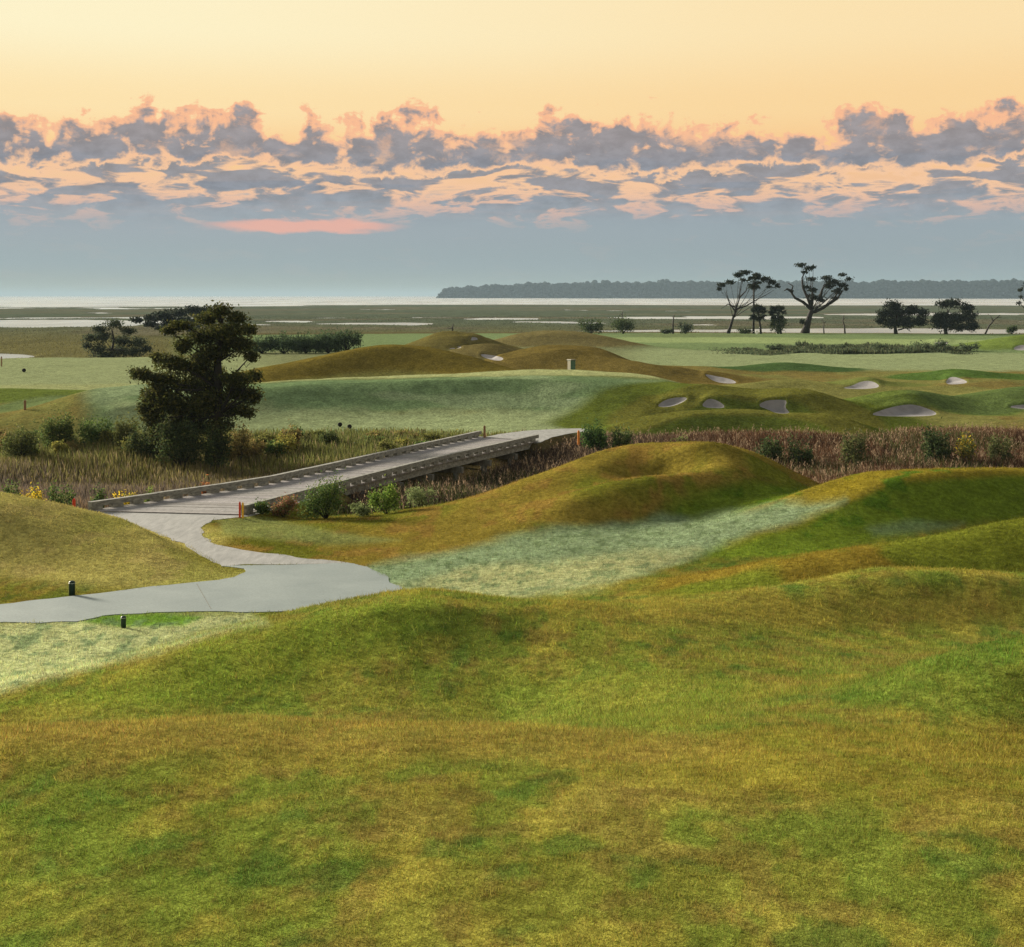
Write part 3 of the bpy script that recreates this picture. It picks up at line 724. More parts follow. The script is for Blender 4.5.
def reeds_right(nb=330000):
    y = rng.uniform(57, 99, nb); x = rng.uniform(-16, 42, nb)
    ok = in_wetland(x, y) & ~left_of_bridge(x, y); x, y = x[ok], y[ok]
    z = grid_at(GZ, x, y); ok = (z < -.5) & (rng.random(len(x)) < sstep(-.4, -.9, z)); x, y, z = x[ok], y[ok], z[ok]
    n = len(x); m = fbm(x * .12, y * .12, 231, 3); near = 1 - sstep(6, 16, x)
    c = np.array([(.100, .053, .029)]) * (1 - near)[:, None] + np.array([(.068, .048, .034)]) * near[:, None]
    gsel = (m > .60) & (rng.random(n) < .6); c[gsel] = (.06, .07, .022)
    c = c * .86 * rng.uniform(.5, 1.5, n)[:, None]; s = rng.random(n) < .10; c[s] = np.array([.22, .165, .095]) * rng.uniform(.7, 1.3, s.sum())[:, None]
    h = np.clip(np.minimum(rng.uniform(.65, 1.25, n), (-.22 - z) * rng.uniform(.7, 1.25, n)) * (.75 + .5 * fbm(x * .3, y * .3, 241, 2)), .15, 2)
    blades('reeds', x, y, z, h * np.where(rng.random(n) < .1, 1.25, 1), rng.uniform(.03, .075, n), c, BLADE, .42, 2)
    # feathery seed heads over the reeds
    k = rng.random(n) < .035; X = np.c_[x, y, z + h][k]; m2 = len(X); rep = 7
    Q3 = np.repeat(X, rep, 0) + rng.normal(0, 1, (m2 * rep, 3)) * np.array([.035, .035, .13])
    col = np.repeat(np.array([.25, .18, .115]) * rng.uniform(.5, 1.3, m2)[:, None], rep, 0)
    blades('reed_plumes', Q3[:, 0], Q3[:, 1], Q3[:, 2], rng.uniform(.06, .16, len(Q3)), rng.uniform(.03, .06, len(Q3)), col, BLADE, .6)
reeds_right()
def far_tall_grass(nb=26000):
    px = rng.uniform(685, 990, nb); d = rng.uniform(204, 228, nb) + (fbm(px * .03, px * 0, 252, 3) - .5) * 14
    x = (px - CX) / F * d; z = grid_at(GZ, x, d); g = fbm(x * .25, d * .25, 251, 3)
    c = np.where((rng.random(nb) < .4)[:, None], np.array([(.085, .095, .05)]), np.array([(.055, .075, .040)])) * rng.uniform(.6, 1.4, nb)[:, None]
    edge = sstep(688, 800, px) * (1 - sstep(940, 990, px))
    keep = rng.random(nb) < edge ** 1.5; px, d, x, z, g, c, edge = px[keep], d[keep], x[keep], z[keep], g[keep], c[keep], edge[keep]; nb = len(px)
    h = (.12 + 1.7 * np.clip(g - .25, 0, 1)) * rng.uniform(.4, 1, nb) * (.15 + .85 * edge)
    blades('tall_grass', x, d, z, h, rng.uniform(.12, .25, nb), c, BLADE, .3, 2)
far_tall_grass()
def marsh_stalks(nb=90000):
    r = np.exp(rng.uniform(math.log(200), math.log(640), nb)); a = rng.uniform(-.39, .39, nb); x, y = r * np.sin(a), r * np.cos(a)
    mm = grid_at(marsh, x, y); cc = grid_at(carve, x, y); ok = (mm > .6) & (cc < .25); x, y, r = x[ok], y[ok], r[ok]; n = len(x)
    c = grid_at(GC, x, y) * rng.uniform(.8, 1.2, n)[:, None]
    blades('marsh_grass', x, y, grid_at(GZ, x, y), rng.uniform(.1, .32, n), rng.uniform(.1, .3, n) * (r / 300), c, BLADE, .4)
marsh_stalks()

# ------------------------------------------------------------------ trees and shrubs
def leaf_cloud(cl, n, size, palette, flat_=1.0, up=.3, shell=.6):
    """cl: (x,y,z,rx,ry,rz) clumps; n leaf faces shared by volume"""
    cl = np.asarray(cl, float); wv = (cl[:, 3] * cl[:, 5]) ** .9; wv /= wv.sum(); k = rng.choice(len(cl), n, p=wv)
    u = rng.normal(0, 1, (n, 3)); u /= np.linalg.norm(u, axis=1)[:, None]; rad = rng.uniform(0, 1, n) ** shell
    lump = .35 + 1.25 * fbm(u[:, 0] * 2.6 + k * 7.1, u[:, 2] * 2.6 + u[:, 1] * 2, 301, 3); lump = np.where(rng.random(n) < .2, lump * rng.uniform(1, 1.5, n), lump)
    p = cl[k, :3] + u * cl[k, 3:] * (rad * lump)[:, None]
    t1 = rng.normal(0, 1, (n, 3)); t1[:, 2] *= flat_; t1 /= np.linalg.norm(t1, axis=1)[:, None]
    t2 = np.cross(t1, rng.normal(0, 1, (n, 3))); t2 /= np.linalg.norm(t2, axis=1)[:, None] + 1e-9
    s = size * rng.uniform(.5, 1.4, n)
    V = np.stack([p - t1 * s[:, None], p + t2 * (s * .45)[:, None], p + t1 * s[:, None], p - t2 * (s * .45)[:, None]], 1).reshape(-1, 3)
    pal = np.asarray(palette); c = pal[(rng.random(n) * len(pal)).astype(int)] * rng.uniform(.6, 1.45, n)[:, None]
    return V, np.arange(4 * n).reshape(-1, 4), np.repeat(c, 4, 0)
OAKPAL = [(.042, .052, .013), (.062, .066, .017), (.090, .086, .024), (.034, .044, .013)]
FARPAL = [(.022, .030, .020), (.030, .034, .020), (.018, .026, .018)]
PALEPAL = [(.045, .060, .036), (.058, .068, .035), (.035, .050, .032)]
BUSHPAL = [(.040, .070, .018), (.065, .095, .022), (.030, .055, .018), (.085, .105, .030)]
def grow(base, trunk, clumps, d, nleaf, leaf, pal, label, name='oak_tree', cat='tree', group=None, r0=.3, bark=None, twigs=3, depth=.8, bare=(), shell=.55):
    """trunk: list of (px,py); clumps: (px,py,rx,ry) measured at distance d; bare: extra bare limbs as lists of (px,py)"""
    bxw = (base[0] - CX) / F * d; bzw = gz(bxw, d) - .05
    root = empty(name, (bxw, d, bzw), label, cat, group)
    def W(px, py, dy=0): q = P(px, py, d); return Vector((q[0] - bxw, dy, q[2] - bzw))
    m = MB(); tr = [W(*q) for q in trunk]; tr[0].z = 0
    rad = np.linspace(r0, r0 * .45, len(tr)); rad[0] = r0 * 1.25; m.tube(tr, list(rad), 9)
    cl = []
    for (px, py, rx, ry) in clumps:
        dy = random.uniform(-1, 1) * depth * rx / F * d * .9
        c = W(px, py, dy); sx, sz = rx / F * d, ry / F * d
        cl.append((c.x, c.y, c.z, sx, sx * .8, sz))
        lo = [i for i, t in enumerate(tr) if t.z < c.z - .1 * tr[-1].z and i > 0] or [1]
        i0 = max(lo) if random.random() < .6 else lo[len(lo) // 2 if len(lo) > 2 else -1]
        a = tr[i0]; L = (c - a).length
        mid = a.lerp(c, .45) + Vector((random.uniform(-.08, .08), random.uniform(-.08, .08), random.uniform(-.10, .04))) * L
        rr = rad[i0] * (.36 if r0 < .6 else .22)
        m.tube([a, a.lerp(mid, .55), mid, mid.lerp(c, .6), c], [rr, rr * .8, rr * .62, rr * .45, rr * .22], 6)
        for k in range(twigs):
            v = Vector((random.uniform(-1, 1) * sx, random.uniform(-1, 1) * sx * .7, random.uniform(-.5, 1) * sz)) * .85
            b0 = mid.lerp(c, random.uniform(.3, 1)); m.tube([b0, b0 + v * .5 + Vector((0, 0, .08 * L * random.uniform(-1, 1))), c + v], [rr * .3, rr * .2, rr * .08], 5)
    for ln_ in bare:
        q = [W(px, py, 0) for px, py in ln_]; k = len(q); m.tube(q, [r0 * (.45 - .36 * i / (k - 1)) for i in range(k)], 6)
    m.build('trunk', bark or BARK, root, True)
    V, Fq, c = leaf_cloud(cl, nleaf, leaf, pal, shell=shell)
    mesh_np('crown', V, Fq, LEAF, c, parent=root)
    return root
dO = 88.0
grow((217, 440), [(217, 442), (217, 415), (219, 390), (218, 362), (220, 340), (221, 318)],
     [(221, 311, 13, 8), (238, 318, 12, 7), (206, 319, 15, 7), (182, 325, 13, 6), (170, 330, 9, 5), (228, 331, 22, 10), (248, 330, 9, 6), (200, 338, 20, 10), (184, 346, 10, 8), (214, 352, 20, 9), (243, 345, 13, 8), (251, 356, 8, 6),
      (176, 362, 17, 9), (158, 358, 8, 6), (196, 368, 20, 10), (144, 374, 12, 7), (135, 372, 6, 4), (163, 380, 20, 11), (190, 386, 22, 12), (238, 378, 18, 8), (254, 376, 8, 7), (233, 392, 18, 11), (250, 396, 12, 10),
      (150, 396, 14, 10), (172, 404, 20, 12), (200, 404, 18, 12), (228, 410, 16, 9), (245, 412, 11, 6), (155, 418, 14, 10), (176, 424, 18, 10), (198, 428, 14, 9), (147, 408, 9, 8), (185, 412, 20, 12), (212, 398, 16, 12), (212, 378, 14, 9), (222, 424, 12, 8), (165, 432, 16, 9), (205, 358, 14, 8), (228, 342, 14, 8), (160, 396, 16, 10)],
     dO, 50000, .105, OAKPAL, 'tall dark olive oak standing alone at the far edge of the marsh beside the bridge', r0=.32, twigs=4)
grow((113, 360), [(113, 361), (112, 350), (114, 340), (112, 330)],
     [(113, 324, 10, 5), (98, 329, 9, 5), (127, 331, 9, 5), (90, 338, 8, 5), (104, 337, 9, 6), (121, 341, 10, 6), (136, 343, 12, 6), (146, 349, 6, 5), (86, 346, 6, 4), (100, 349, 9, 6), (118, 352, 14, 6), (135, 352, 10, 5), (108, 355, 14, 4)],
     203, 9000, .16, PALEPAL, 'grey green spreading tree at the back of the left fairway before the creek', r0=.22)
for (cx, y0, cl, lb) in ((165, 331, [(138, 320, 7, 3), (150, 318, 9, 4), (163, 316, 10, 5), (152, 324, 8, 3), (170, 323, 9, 5), (160, 328, 7, 3)], 'dark far tree on the marsh just left of the tall oak'),
                         (190, 331, [(180, 313, 10, 5), (193, 310, 10, 5), (205, 312, 8, 5), (184, 321, 10, 5), (199, 322, 10, 5), (192, 328, 9, 4)], 'dark far tree on the marsh seen behind the top of the tall oak')):
    grow((cx, y0 + 6), [(cx, y0 + 6), (cx, y0), (cx, y0 - 6)], cl, 330, 3000, .35, FARPAL, lb, 'far_tree', group='dark trees on the far marsh', r0=.25, twigs=1)
# the group on the point
D = 332.0
grow((728, 334), [(728, 336), (730, 328), (733, 318), (736.5, 309)],
     [(722, 285, 5, 2.4), (730, 282, 5, 2.2), (738, 275, 5, 2.5), (745, 272.5, 7, 2.5), (757, 275, 5, 2.5), (765, 279, 6, 3), (772, 282, 5, 2.5), (777, 286, 3, 2.5), (743, 280, 4, 2), (719, 289, 2.5, 2), (769, 287, 3, 1.5)],
     D, 2600, .26, FARPAL, 'tall slender tree leaning right with an open flat crown on the far point', 'leaning_tree', group=None, r0=.42, twigs=2,
     bare=[[(735, 311), (730, 304), (727, 295), (726, 290)], [(736, 309), (739, 300), (740, 288), (742, 280)], [(737, 309), (746, 306), (756, 300), (766, 295), (774, 290)], [(735, 307), (728, 304), (721, 309)], [(739, 298), (746, 291), (748, 283)]])
grow((805, 334), [(805, 336), (807, 326), (810, 315), (812, 309)],
     [(801, 265, 6, 2.4), (809, 268, 6, 2.4), (813, 267, 3, 2), (804, 272, 4, 1.8), (812, 279, 6, 2.5), (827, 278, 6, 3), (834, 282, 7, 3.5), (829, 286, 5, 3), (843, 275, 5, 1.8), (849, 279, 4, 1.8), (842, 285, 5, 2.5), (838, 291, 5, 3),
      (813, 290, 5, 2.5), (814, 297, 7, 3.2), (822, 300, 5, 2.5), (835, 298, 4, 2.2), (806, 287, 4, 2), (846, 289, 3, 2), (802, 322, 2.5, 3)],
     D + 2, 3600, .27, FARPAL, 'gnarled wide oak with twisted limbs and scattered clumps on the far point', 'gnarled_oak', r0=.95, twigs=2,
     bare=[[(811, 309), (803, 302), (795, 298), (791, 292), (793, 286), (788, 283)], [(812, 309), (808, 299), (803, 288), (802, 278), (806, 270)], [(814, 312), (823, 308), (832, 302), (838, 292), (846, 283)], [(811, 305), (813, 295), (810, 285)], [(793, 292), (787, 289), (784, 291)], [(830, 303), (838, 298), (843, 290)], [(820, 300), (822, 290), (826, 284)]])
def palm(px, base_y, head, hr, label, dist=D, r=.22, nf=46):
    x = (px - CX) / F * dist; z0 = gz(x, dist) - .05; hx, hz = P(head[0], head[1], dist)[0] - x, P(head[0], head[1], dist)[2] - z0
    root = empty('palmetto', (x, dist, z0), label, 'palm tree', 'cabbage palms on the far point'); m = MB(); R = 1.22 * hr / F * dist
    m.tube([(0, 0, 0), (hx * .3, 0, hz * .4), (hx * .7, .05, hz * .75), (hx, 0, hz)], [r * 1.3, r, r * .9, r], 8); m.build('trunk', BARK, root, True)
    V, Fc, Cc = [], [], []
    for i in range(nf):
        u = Vector((random.gauss(0, 1), random.gauss(0, 1), random.gauss(.25, .9))).normalized(); L = R * random.uniform(.75, 1.08)
        base = Vector((hx, 0, hz)) + u * L * .45; side = u.cross(Vector((random.random() - .5, random.random() - .5, 1))).normalized(); nrm = u.cross(side)
        c = np.array(random.choice(FARPAL)) * random.uniform(.6, 1.4)
        for k in range(9):      # a fan of nine fingers
            t = (k - 4) / 4 * 1.25; v = u * math.cos(t) + side * math.sin(t); tip = base + v * L * .55 * (1 - .25 * abs(t)) + Vector((0, 0, -.12 * L * abs(t))); wv = (v.cross(nrm)).normalized() * L * .055
            n0 = len(V); V += [base - wv * .4, base + v * L * .3 + wv, tip, base + v * L * .3 - wv]; Fc.append([n0, n0 + 1, n0 + 2, n0 + 3]); Cc += [c] * 4
        n0 = len(V); w2 = side * R * .012; V += [Vector((hx, 0, hz)) - w2, Vector((hx, 0, hz)) + w2, base + w2, base - w2]; Fc.append([n0, n0 + 1, n0 + 2, n0 + 3]); Cc += [c] * 4
    mesh_np('crown', np.array([tuple(v) for v in V]), np.array(Fc), LEAF, np.array(Cc), parent=root)
palm(753.5, 335, (754, 282), 8.5, 'tallest palm with a straight thin trunk rising through the leaning tree', nf=40)
palm(761, 335, (758.5, 314), 10, 'round headed short palm left of its twin on the far point', dist=D - 4)
palm(781, 335, (778, 314), 10, 'round headed short palm right of its twin beside the low bush', dist=D - 4)
for cx, cl, lb in ((900, [(893, 306, 10, 6), (884, 314, 9, 6), (900, 314, 12, 7), (912, 310, 9, 6), (922, 313, 7, 5), (907, 322, 12, 6), (890, 323, 10, 5), (921, 322, 8, 5), (880, 321, 6, 4)], 'dense dark evergreen at the marsh edge, left one of the close pair'),
                   (950, [(942, 304, 8, 4), (954, 303, 11, 5), (967, 308, 8, 5), (940, 315, 9, 4), (955, 318, 12, 6), (969, 316, 9, 6), (942, 324, 10, 6), (960, 327, 10, 5), (972, 326, 7, 6), (938, 320, 7, 6)], 'dark evergreen with flat layered branches, right one of the close pair')):
    grow((cx, 334), [(cx - 4, 336), (cx - 5, 326), (cx - 3, 316), (cx - 2, 310)], cl, 322, 7000, .27, FARPAL, lb, 'evergreen_tree', group='dark evergreens at the marsh edge', r0=.4, twigs=2, bare=[[(cx - 2, 330), (cx + 6, 328), (cx + 11, 332)]])
grow((1020, 332), [(1032, 336), (1031, 320), (1029, 308)], [(1020, 290, 3, 2), (1019, 303, 3, 2), (1030, 285, 7, 4), (1036, 298, 7, 4), (1040, 288, 6, 4), (1021, 297, 2, 1.5)], 322, 1000, .24, FARPAL,
     'thin branched tree cut by the right side of the view', 'thin_tree', r0=.3, bare=[[(1030, 312), (1022, 306), (1019, 300)], [(1029, 308), (1022, 298), (1020, 290)]])
def snag(pts, d, label, r=.16, forks=()):
    x = (pts[0][0] - CX) / F * d; z0 = gz(x, d) - .05
    q = [Vector((P(a, b, d)[0] - x, 0, P(a, b, d)[2] - z0)) for a, b in pts]; q[0].z = 0
    m = MB(); m.tube(q, [r * (1 - .6 * i / (len(q) - 1)) for i in range(len(q))], 7)
    for f in forks:
        g_ = [Vector((P(a, b, d)[0] - x, .1 * i, P(a, b, d)[2] - z0)) for i, (a, b) in enumerate(f)]; m.tube(g_, [r * .5 * (1 - .7 * i / (len(g_) - 1)) for i in range(len(g_))], 5)
    o = m.build('dead_trunk', DEADWOOD, None, True); o.location = (x, d, z0); tag(o, label, 'dead tree', 'dead snags along the marsh edge')
snag([(824, 336), (823.6, 327), (824.2, 323), (821.5, 319)], 328, 'short crooked dead snag right beside the gnarled oak', .17, [[(824, 323), (826, 321)]])
snag([(845, 336), (844.5, 326), (842.8, 321), (844, 315)], 326, 'taller dead snag standing alone between the gnarled oak and the evergreens', .22, [[(843, 320), (846, 317)]])
snag([(985, 336), (989, 326), (994, 320), (1000, 315)], 322, 'leaning forked dead tree right of the layered evergreen', .24, [[(993, 321), (991, 316), (988, 314)], [(996, 318), (1002, 317)]])
snag([(673, 332), (673, 322), (674, 315)], 330, 'upright bare stump trunk left of the grey green shrub', .28)
snag([(622.5, 322), (622, 314), (623, 311)], 338, 'thin bare snag poking out above the right round bush', .18, [[(622, 315), (620, 313)]])
snag([(452.5, 330), (452.5, 327), (453.5, 324)], 330, 'tiny dark stump out on the marsh near the small far mounds', .25, [[(452.5, 328), (446, 328.6)]])

SH = {}
def shrub(px, py, rx, ry, label, pal=BUSHPAL, d=None, n=1500, leaf=.07, name='shrub', group=None, lumps=6, cat='bush', top=None):
    """px,py: where its foot stands (hidden foot allowed with d given)"""
    if d is None: x, d, z = ground_at(px, py)
    else: x = (px - CX) / F * d; z = gz(x, d)
    sx, sz = rx / F * d, ry / F * d
    if top is not None: sz = max(.3, H - (top - HY) / F * d - z) / 1.08
    root = empty(name, (x, d, z - .04), label, cat, group)
    cl = [(0, 0, sz * .55, sx * .72, sx * .6, sz * .55)]
    for k in range(lumps):
        a = 2 * math.pi * k / lumps + random.random(); q = random.uniform(.35, .75); cl.append((math.cos(a) * sx * q, math.sin(a) * sx * q * .8, sz * random.uniform(.3, .85), sx * random.uniform(.25, .45), sx * random.uniform(.25, .45), sz * random.uniform(.25, .45)))
    m = MB()
    for c in cl: m.tube([(0, 0, 0), (c[0] * .4, c[1] * .4, c[2] * .5), (c[0], c[1], c[2])], [sx * .035, sx * .025, sx * .01], 5)
    m.build('stem', BARK, root, True)
    V, Fq, c = leaf_cloud(cl, n, leaf, np.array(pal) * 1.45, shell=.5); V[:, 2] = np.maximum(V[:, 2], .01); mesh_np('foliage', V, Fq, LEAF, c, parent=root)
    return root
YEL = [(.26, .19, .02), (.16, .14, .03), (.07, .09, .03), (.06, .08, .02)]
YEL2 = [(.40, .29, .02), (.32, .25, .03), (.10, .13, .03), (.36, .26, .02)]
RED = [(.16, .075, .045), (.12, .07, .03), (.07, .085, .03)]
DKB = [(.028, .045, .016), (.046, .060, .020), (.022, .034, .014)]
PAL2 = [(.10, .13, .05), (.13, .15, .06), (.08, .10, .04)]
gb = 'bushes along the near side of the bridge'
shrub(326, 527, 26, 38, 'large round green bush hugging the near side of the bridge', n=5200, leaf=.05, d=57.5, group=gb, lumps=9)
shrub(284, 519, 16, 19, 'reddish brown bush at the near end of the right kerb', RED, n=2000, leaf=.05, d=58.2, group=gb)
shrub(262, 517, 11, 14, 'small dark green bush right behind the red and yellow stake', n=1100, leaf=.05, d=58.0, group=gb)
shrub(386, 527, 17, 28, 'bright green bush with a tall spire in front of the bridge piles', [(.08, .13, .02), (.06, .11, .02), (.12, .16, .03)], n=2600, leaf=.05, d=58.5, group=gb)
shrub(420, 520, 17, 20, 'pale green low bush furthest right along the bridge', PAL2, n=1700, leaf=.05, d=62, group=gb)
shrub(362, 528, 13, 14, 'low straw coloured bush between the two greenest bushes', PAL2, n=1000, leaf=.05, d=58, group=gb)
g2 = 'wild bushes at the marsh edge'
for px, py, rx, ry, lb, pal, d, n in (
    (58, 437, 22, 22, 'dark green bush left most in the row below the left fairway', [(.05, .075, .02), (.04, .06, .018), (.08, .09, .025)], 92, 3000),
    (96, 438, 20, 22, 'mid green bush second in the row below the left fairway', BUSHPAL, 92, 2600),
    (128, 440, 17, 20, 'olive bush third in the row below the left fairway', [(.06, .07, .02), (.08, .085, .025)], 91, 2000),
    (182, 447, 28, 24, 'dark leafy bush under the tall oak', DKB + [(.05, .055, .018)], 86, 3400),
    (20, 447, 22, 18, 'low olive bush at the left side of the marsh', [(.07, .075, .022), (.05, .065, .02)], 88, 1800),
    (148, 446, 20, 20, 'dense dark bush left of the bush under the tall oak', DKB + [(.05, .055, .018)], 88, 2000),
    (216, 447, 18, 20, 'dark bush hiding the foot of the tall oak', DKB + [(.05, .055, .018)], 85.5, 2000),
    (240, 442, 14, 18, 'yellowish bush right of the tall oak foot', [(.13, .10, .035), (.09, .085, .025)], 88, 1300),
    (330, 440, 12, 17, 'dark spiky bush behind the bridge by the tee lawn', [(.055, .07, .02), (.04, .055, .02)], 92, 1100),
    (292, 441, 12, 16, 'rusty bush behind the bridge left of the dark spiky one', [(.12, .085, .03), (.08, .075, .025)], 91, 1100),
    (335, 458, 10, 12, 'pale grey bush against the far kerb of the bridge', [(.20, .19, .14), (.10, .11, .06)], 80, 900),
    (596, 452, 15, 29, 'dark green bush beside the orange stake', [(.030, .060, .018), (.05, .085, .022)], 88, 1900),
    (622, 452, 12, 24, 'smaller green bush right of the bush by the orange stake', [(.045, .07, .022), (.07, .09, .03)], 87, 1200),
    (678, 452, 13, 14, 'light green bush at the foot of the bunker mound', [(.06, .085, .025), (.085, .10, .03)], 90, 1100),
    (768, 460, 17, 25, 'dark green bush in the red reeds, left one', DKB + [(.04, .055, .018)], 84, 1500),
    (800, 462, 16, 24, 'dark green bush in the red reeds, middle one', DKB, 83, 1300),
    (852, 462, 17, 27, 'olive bush in the red reeds above the gap of two mounds', [(.06, .065, .022), (.045, .055, .02)], 84, 1400),
    (938, 462, 18, 31, 'darkest bush in the red reeds near the yellow flowers', DKB, 84, 2000),
    (966, 458, 12, 24, 'yellow flowering clump in the red reeds', YEL, 84, 900),
    (1003, 460, 15, 24, 'olive bush in the red reeds at the right side', [(.06, .065, .022), (.045, .055, .02)], 84, 1100)):
    shrub(px, py, rx, ry * (.72 if px == 330 else 1), lb, pal, d, int(n * 1.6), .085, group=g2, lumps=10, top=(431 if px == 330 else py - ry - 1) if d > 81 else None)
for k in range(46):
    px = -30 + 515 * (k + random.random() * .8) / 46; d = random.uniform(88, 96.5)
    if px > 470 or 322 < px < 366: continue
    pal = random.choice([BUSHPAL, [(.08, .085, .022), (.10, .10, .028)], [(.15, .11, .04), (.11, .095, .03)], [(.06, .075, .02), (.085, .09, .025)], [(.13, .135, .03), (.17, .15, .035)], [(.12, .12, .03), (.15, .11, .045)]])
    gzz = gz((px - CX) / F * d, d); top = (random.uniform(-.5, .15) - gzz) * F / d
    shrub(px, 0, random.uniform(9, 19), max(7, top), 'wild bush in the ragged row along the far edge of the left marsh', pal, d, random.randint(1000, 1900), .085, group='ragged bush row along the marsh', lumps=5)
g3 = 'flowering clumps by the start of the bridge'
for px, py, rx, ry, lb, pal, d in ((32, 510, 15, 18, 'yellow flowering clump above the left mound', YEL2, 60), (62, 512, 16, 20, 'leafy green clump between the two yellow ones', BUSHPAL, 60.5), (98, 512, 10, 15, 'green clump behind the left kerb end', BUSHPAL, 61),
    (124, 507, 15, 16, 'bright yellow flowering clump behind the left kerb', YEL2, 62), (152, 505, 12, 14, 'green clump right of the bright yellow one', [(.07, .11, .02), (.10, .13, .03)], 63), (10, 504, 15, 18, 'dull green clump at the left side over the mound', BUSHPAL, 60), (205, 496, 7, 16, 'rust orange stalk clump behind the left kerb', [(.20, .075, .03), (.14, .07, .03)], 67)):
    shrub(px, py, rx, ry, lb, pal, d, 1700, .06, group=g3, top={32: 486, 62: 484, 98: 488, 124: 490, 152: 489, 10: 480, 205: 480}[px])
g4 = 'scrub beyond the course'
for px, py, rx, ry, lb, pal, d, n in (
    (591, 332, 15, 16, 'left of two dark round bushes on the far turf', DKB, 330, 1600), (623, 333, 16, 17, 'right of two dark round bushes on the far turf', DKB, 330, 1700),
    (685, 334, 9, 12, 'grey green shrub right of the upright bare stump', PALEPAL, 322, 900), (667, 334, 8, 6, 'low shrub left of the upright bare stump', PALEPAL, 322, 500),
    (778, 336, 10, 15, 'low dark bush at the foot of the twin palms', DKB, 326, 900), (745, 336, 9, 5, 'low scrub patch right of the leaning tree foot', DKB, 330, 500), (1012, 335, 6, 8, 'small dark round bush near the right side', DKB, 322, 600)):
    shrub(px, py, rx, ry, lb, pal, d, n, .22, group=g4)
g5 = 'thicket behind the golden mound'
for i, (px, py, rx, ry) in enumerate(((262, 352, 15, 16), (284, 353, 15, 20), (306, 353, 15, 22), (328, 352, 15, 22), (346, 350, 13, 22), (318, 345, 16, 16), (296, 344, 14, 12))):
    shrub(px, py, rx * 1.45, ry * .95, ('leftmost low bush of the thicket', 'second bush of the thicket', 'dense middle bush of the thicket', 'tall bush of the thicket', 'rightmost bush of the thicket', 'bush at the back of the thicket', 'small bush behind the thicket')[i] + ' behind the golden mound',
          [(.032, .052, .024), (.045, .065, .028), (.028, .044, .022)], 206 + (i > 4) * 10, 2600, .17, group=g5)
g6 = 'shrubs on the bank before the far green'
for i, (px, rx, ry) in enumerate(((775, 10, 7), (880, 12, 8), (922, 13, 10), (941, 12, 11), (968, 12, 8), (838, 10, 6))):
    shrub(px, 357, rx, ry, 'low grey green shrub on the dark bank of tall grass', [(.045, .065, .036), (.06, .075, .04)], 213, 700, .16, group=g6)

# ------------------------------------------------------------------ wooden bridge
bridge = empty('wooden_bridge', (-8, 70, 0), 'grey weathered timber cart bridge with low kerbs crossing the reedy marsh', 'bridge')
OFF = (-8, 70, 0)
def along(poly, step):
    pts = [Vector((x, y, 0)) for x, y in poly]; out = []; L = [(pts[i + 1] - pts[i]).length for i in range(len(pts) - 1)]; T = sum(L); m = max(2, int(round(T / step)) + 1)
    for k in range(m):
        s = T * k / (m - 1); i = 0
        while i < len(L) - 1 and s > L[i]: s -= L[i]; i += 1
        t = (pts[i + 1] - pts[i]).normalized(); out.append((pts[i] + t * s, t))
    return out
NP = 215
la, rb = along(L_curb, 36 / NP * 1.0), along(R_curb, 32 / NP)
def at_frac(lst, f):
    q = f * (len(lst) - 1); i = min(int(q), len(lst) - 2); return lst[i][0].lerp(lst[i + 1][0], q - i)
dk = MB()
for k in range(NP):
    f0, f1 = k / NP, (k + .93) / NP; a, b, c, d_ = at_frac(la, f0), at_frac(rb, f0), at_frac(rb, f1), at_frac(la, f1)
    zt = .045 + random.uniform(-.006, .006); col = np.array([.205, .198, .190]) * random.uniform(.72, 1.18) * np.array([1, random.uniform(.95, 1.02), random.uniform(.92, 1.03)]); n0 = len(dk.v)
    ext = (b - a).normalized() * .10
    for zz in (zt - .07, zt):
        for p in (a - ext, b + ext, c + ext, d_ - ext): dk.v.append(Vector((p.x, p.y, zz))); dk.c.append(tuple(col))
    for fc in ((0, 3, 2, 1), (4, 5, 6, 7), (0, 1, 5, 4), (1, 2, 6, 5), (2, 3, 7, 6), (3, 0, 4, 7)): dk.f.append([n0 + q for q in fc])
dk.build('deck', PLANKS, bridge, colors=True, offset=OFF)
for side, poly in ((1, L_curb), (-1, R_curb)):
    beam = MB(); pl = along(poly, 3.6)
    for k in range(len(pl) - 1):
        a, b = pl[k][0], pl[k + 1][0]; t = (b - a).normalized(); nrm = Vector((t.y, -t.x, 0)); zc = .305 + random.uniform(-.008, .008)
        beam.box((a + b) / 2 + Vector((0, 0, zc)), (b - a).length / 2 - .006, .125, .105, t, nrm, (0, 0, 1))
    bo = beam.build('kerb', TIMBER, bridge, offset=OFF)
    bl_ = along(poly, 1.05)
    for p, t in bl_[:-1]:
        q = MB(); nrm = Vector((t.y, -t.x, 0)); q.box(p + t * .3 + Vector((0, 0, .122)), .27, .125, .076, t, nrm); q.build('kerb_block', TIMBER, bo, offset=OFF)
    st = MB(); pl = along(poly, 4.5)
    for k in range(len(pl) - 1):
        a, b = pl[k][0], pl[k + 1][0]; t = (b - a).normalized(); nrm = Vector((t.y, -t.x, 0)) * (-side)
        st.box((a + b) / 2 + nrm * (-.10) + Vector((0, 0, -.21)), (b - a).length / 2 - .004, .07, .17, t, nrm)
    st.build('edge_beam', TIMBER, bridge, offset=OFF)
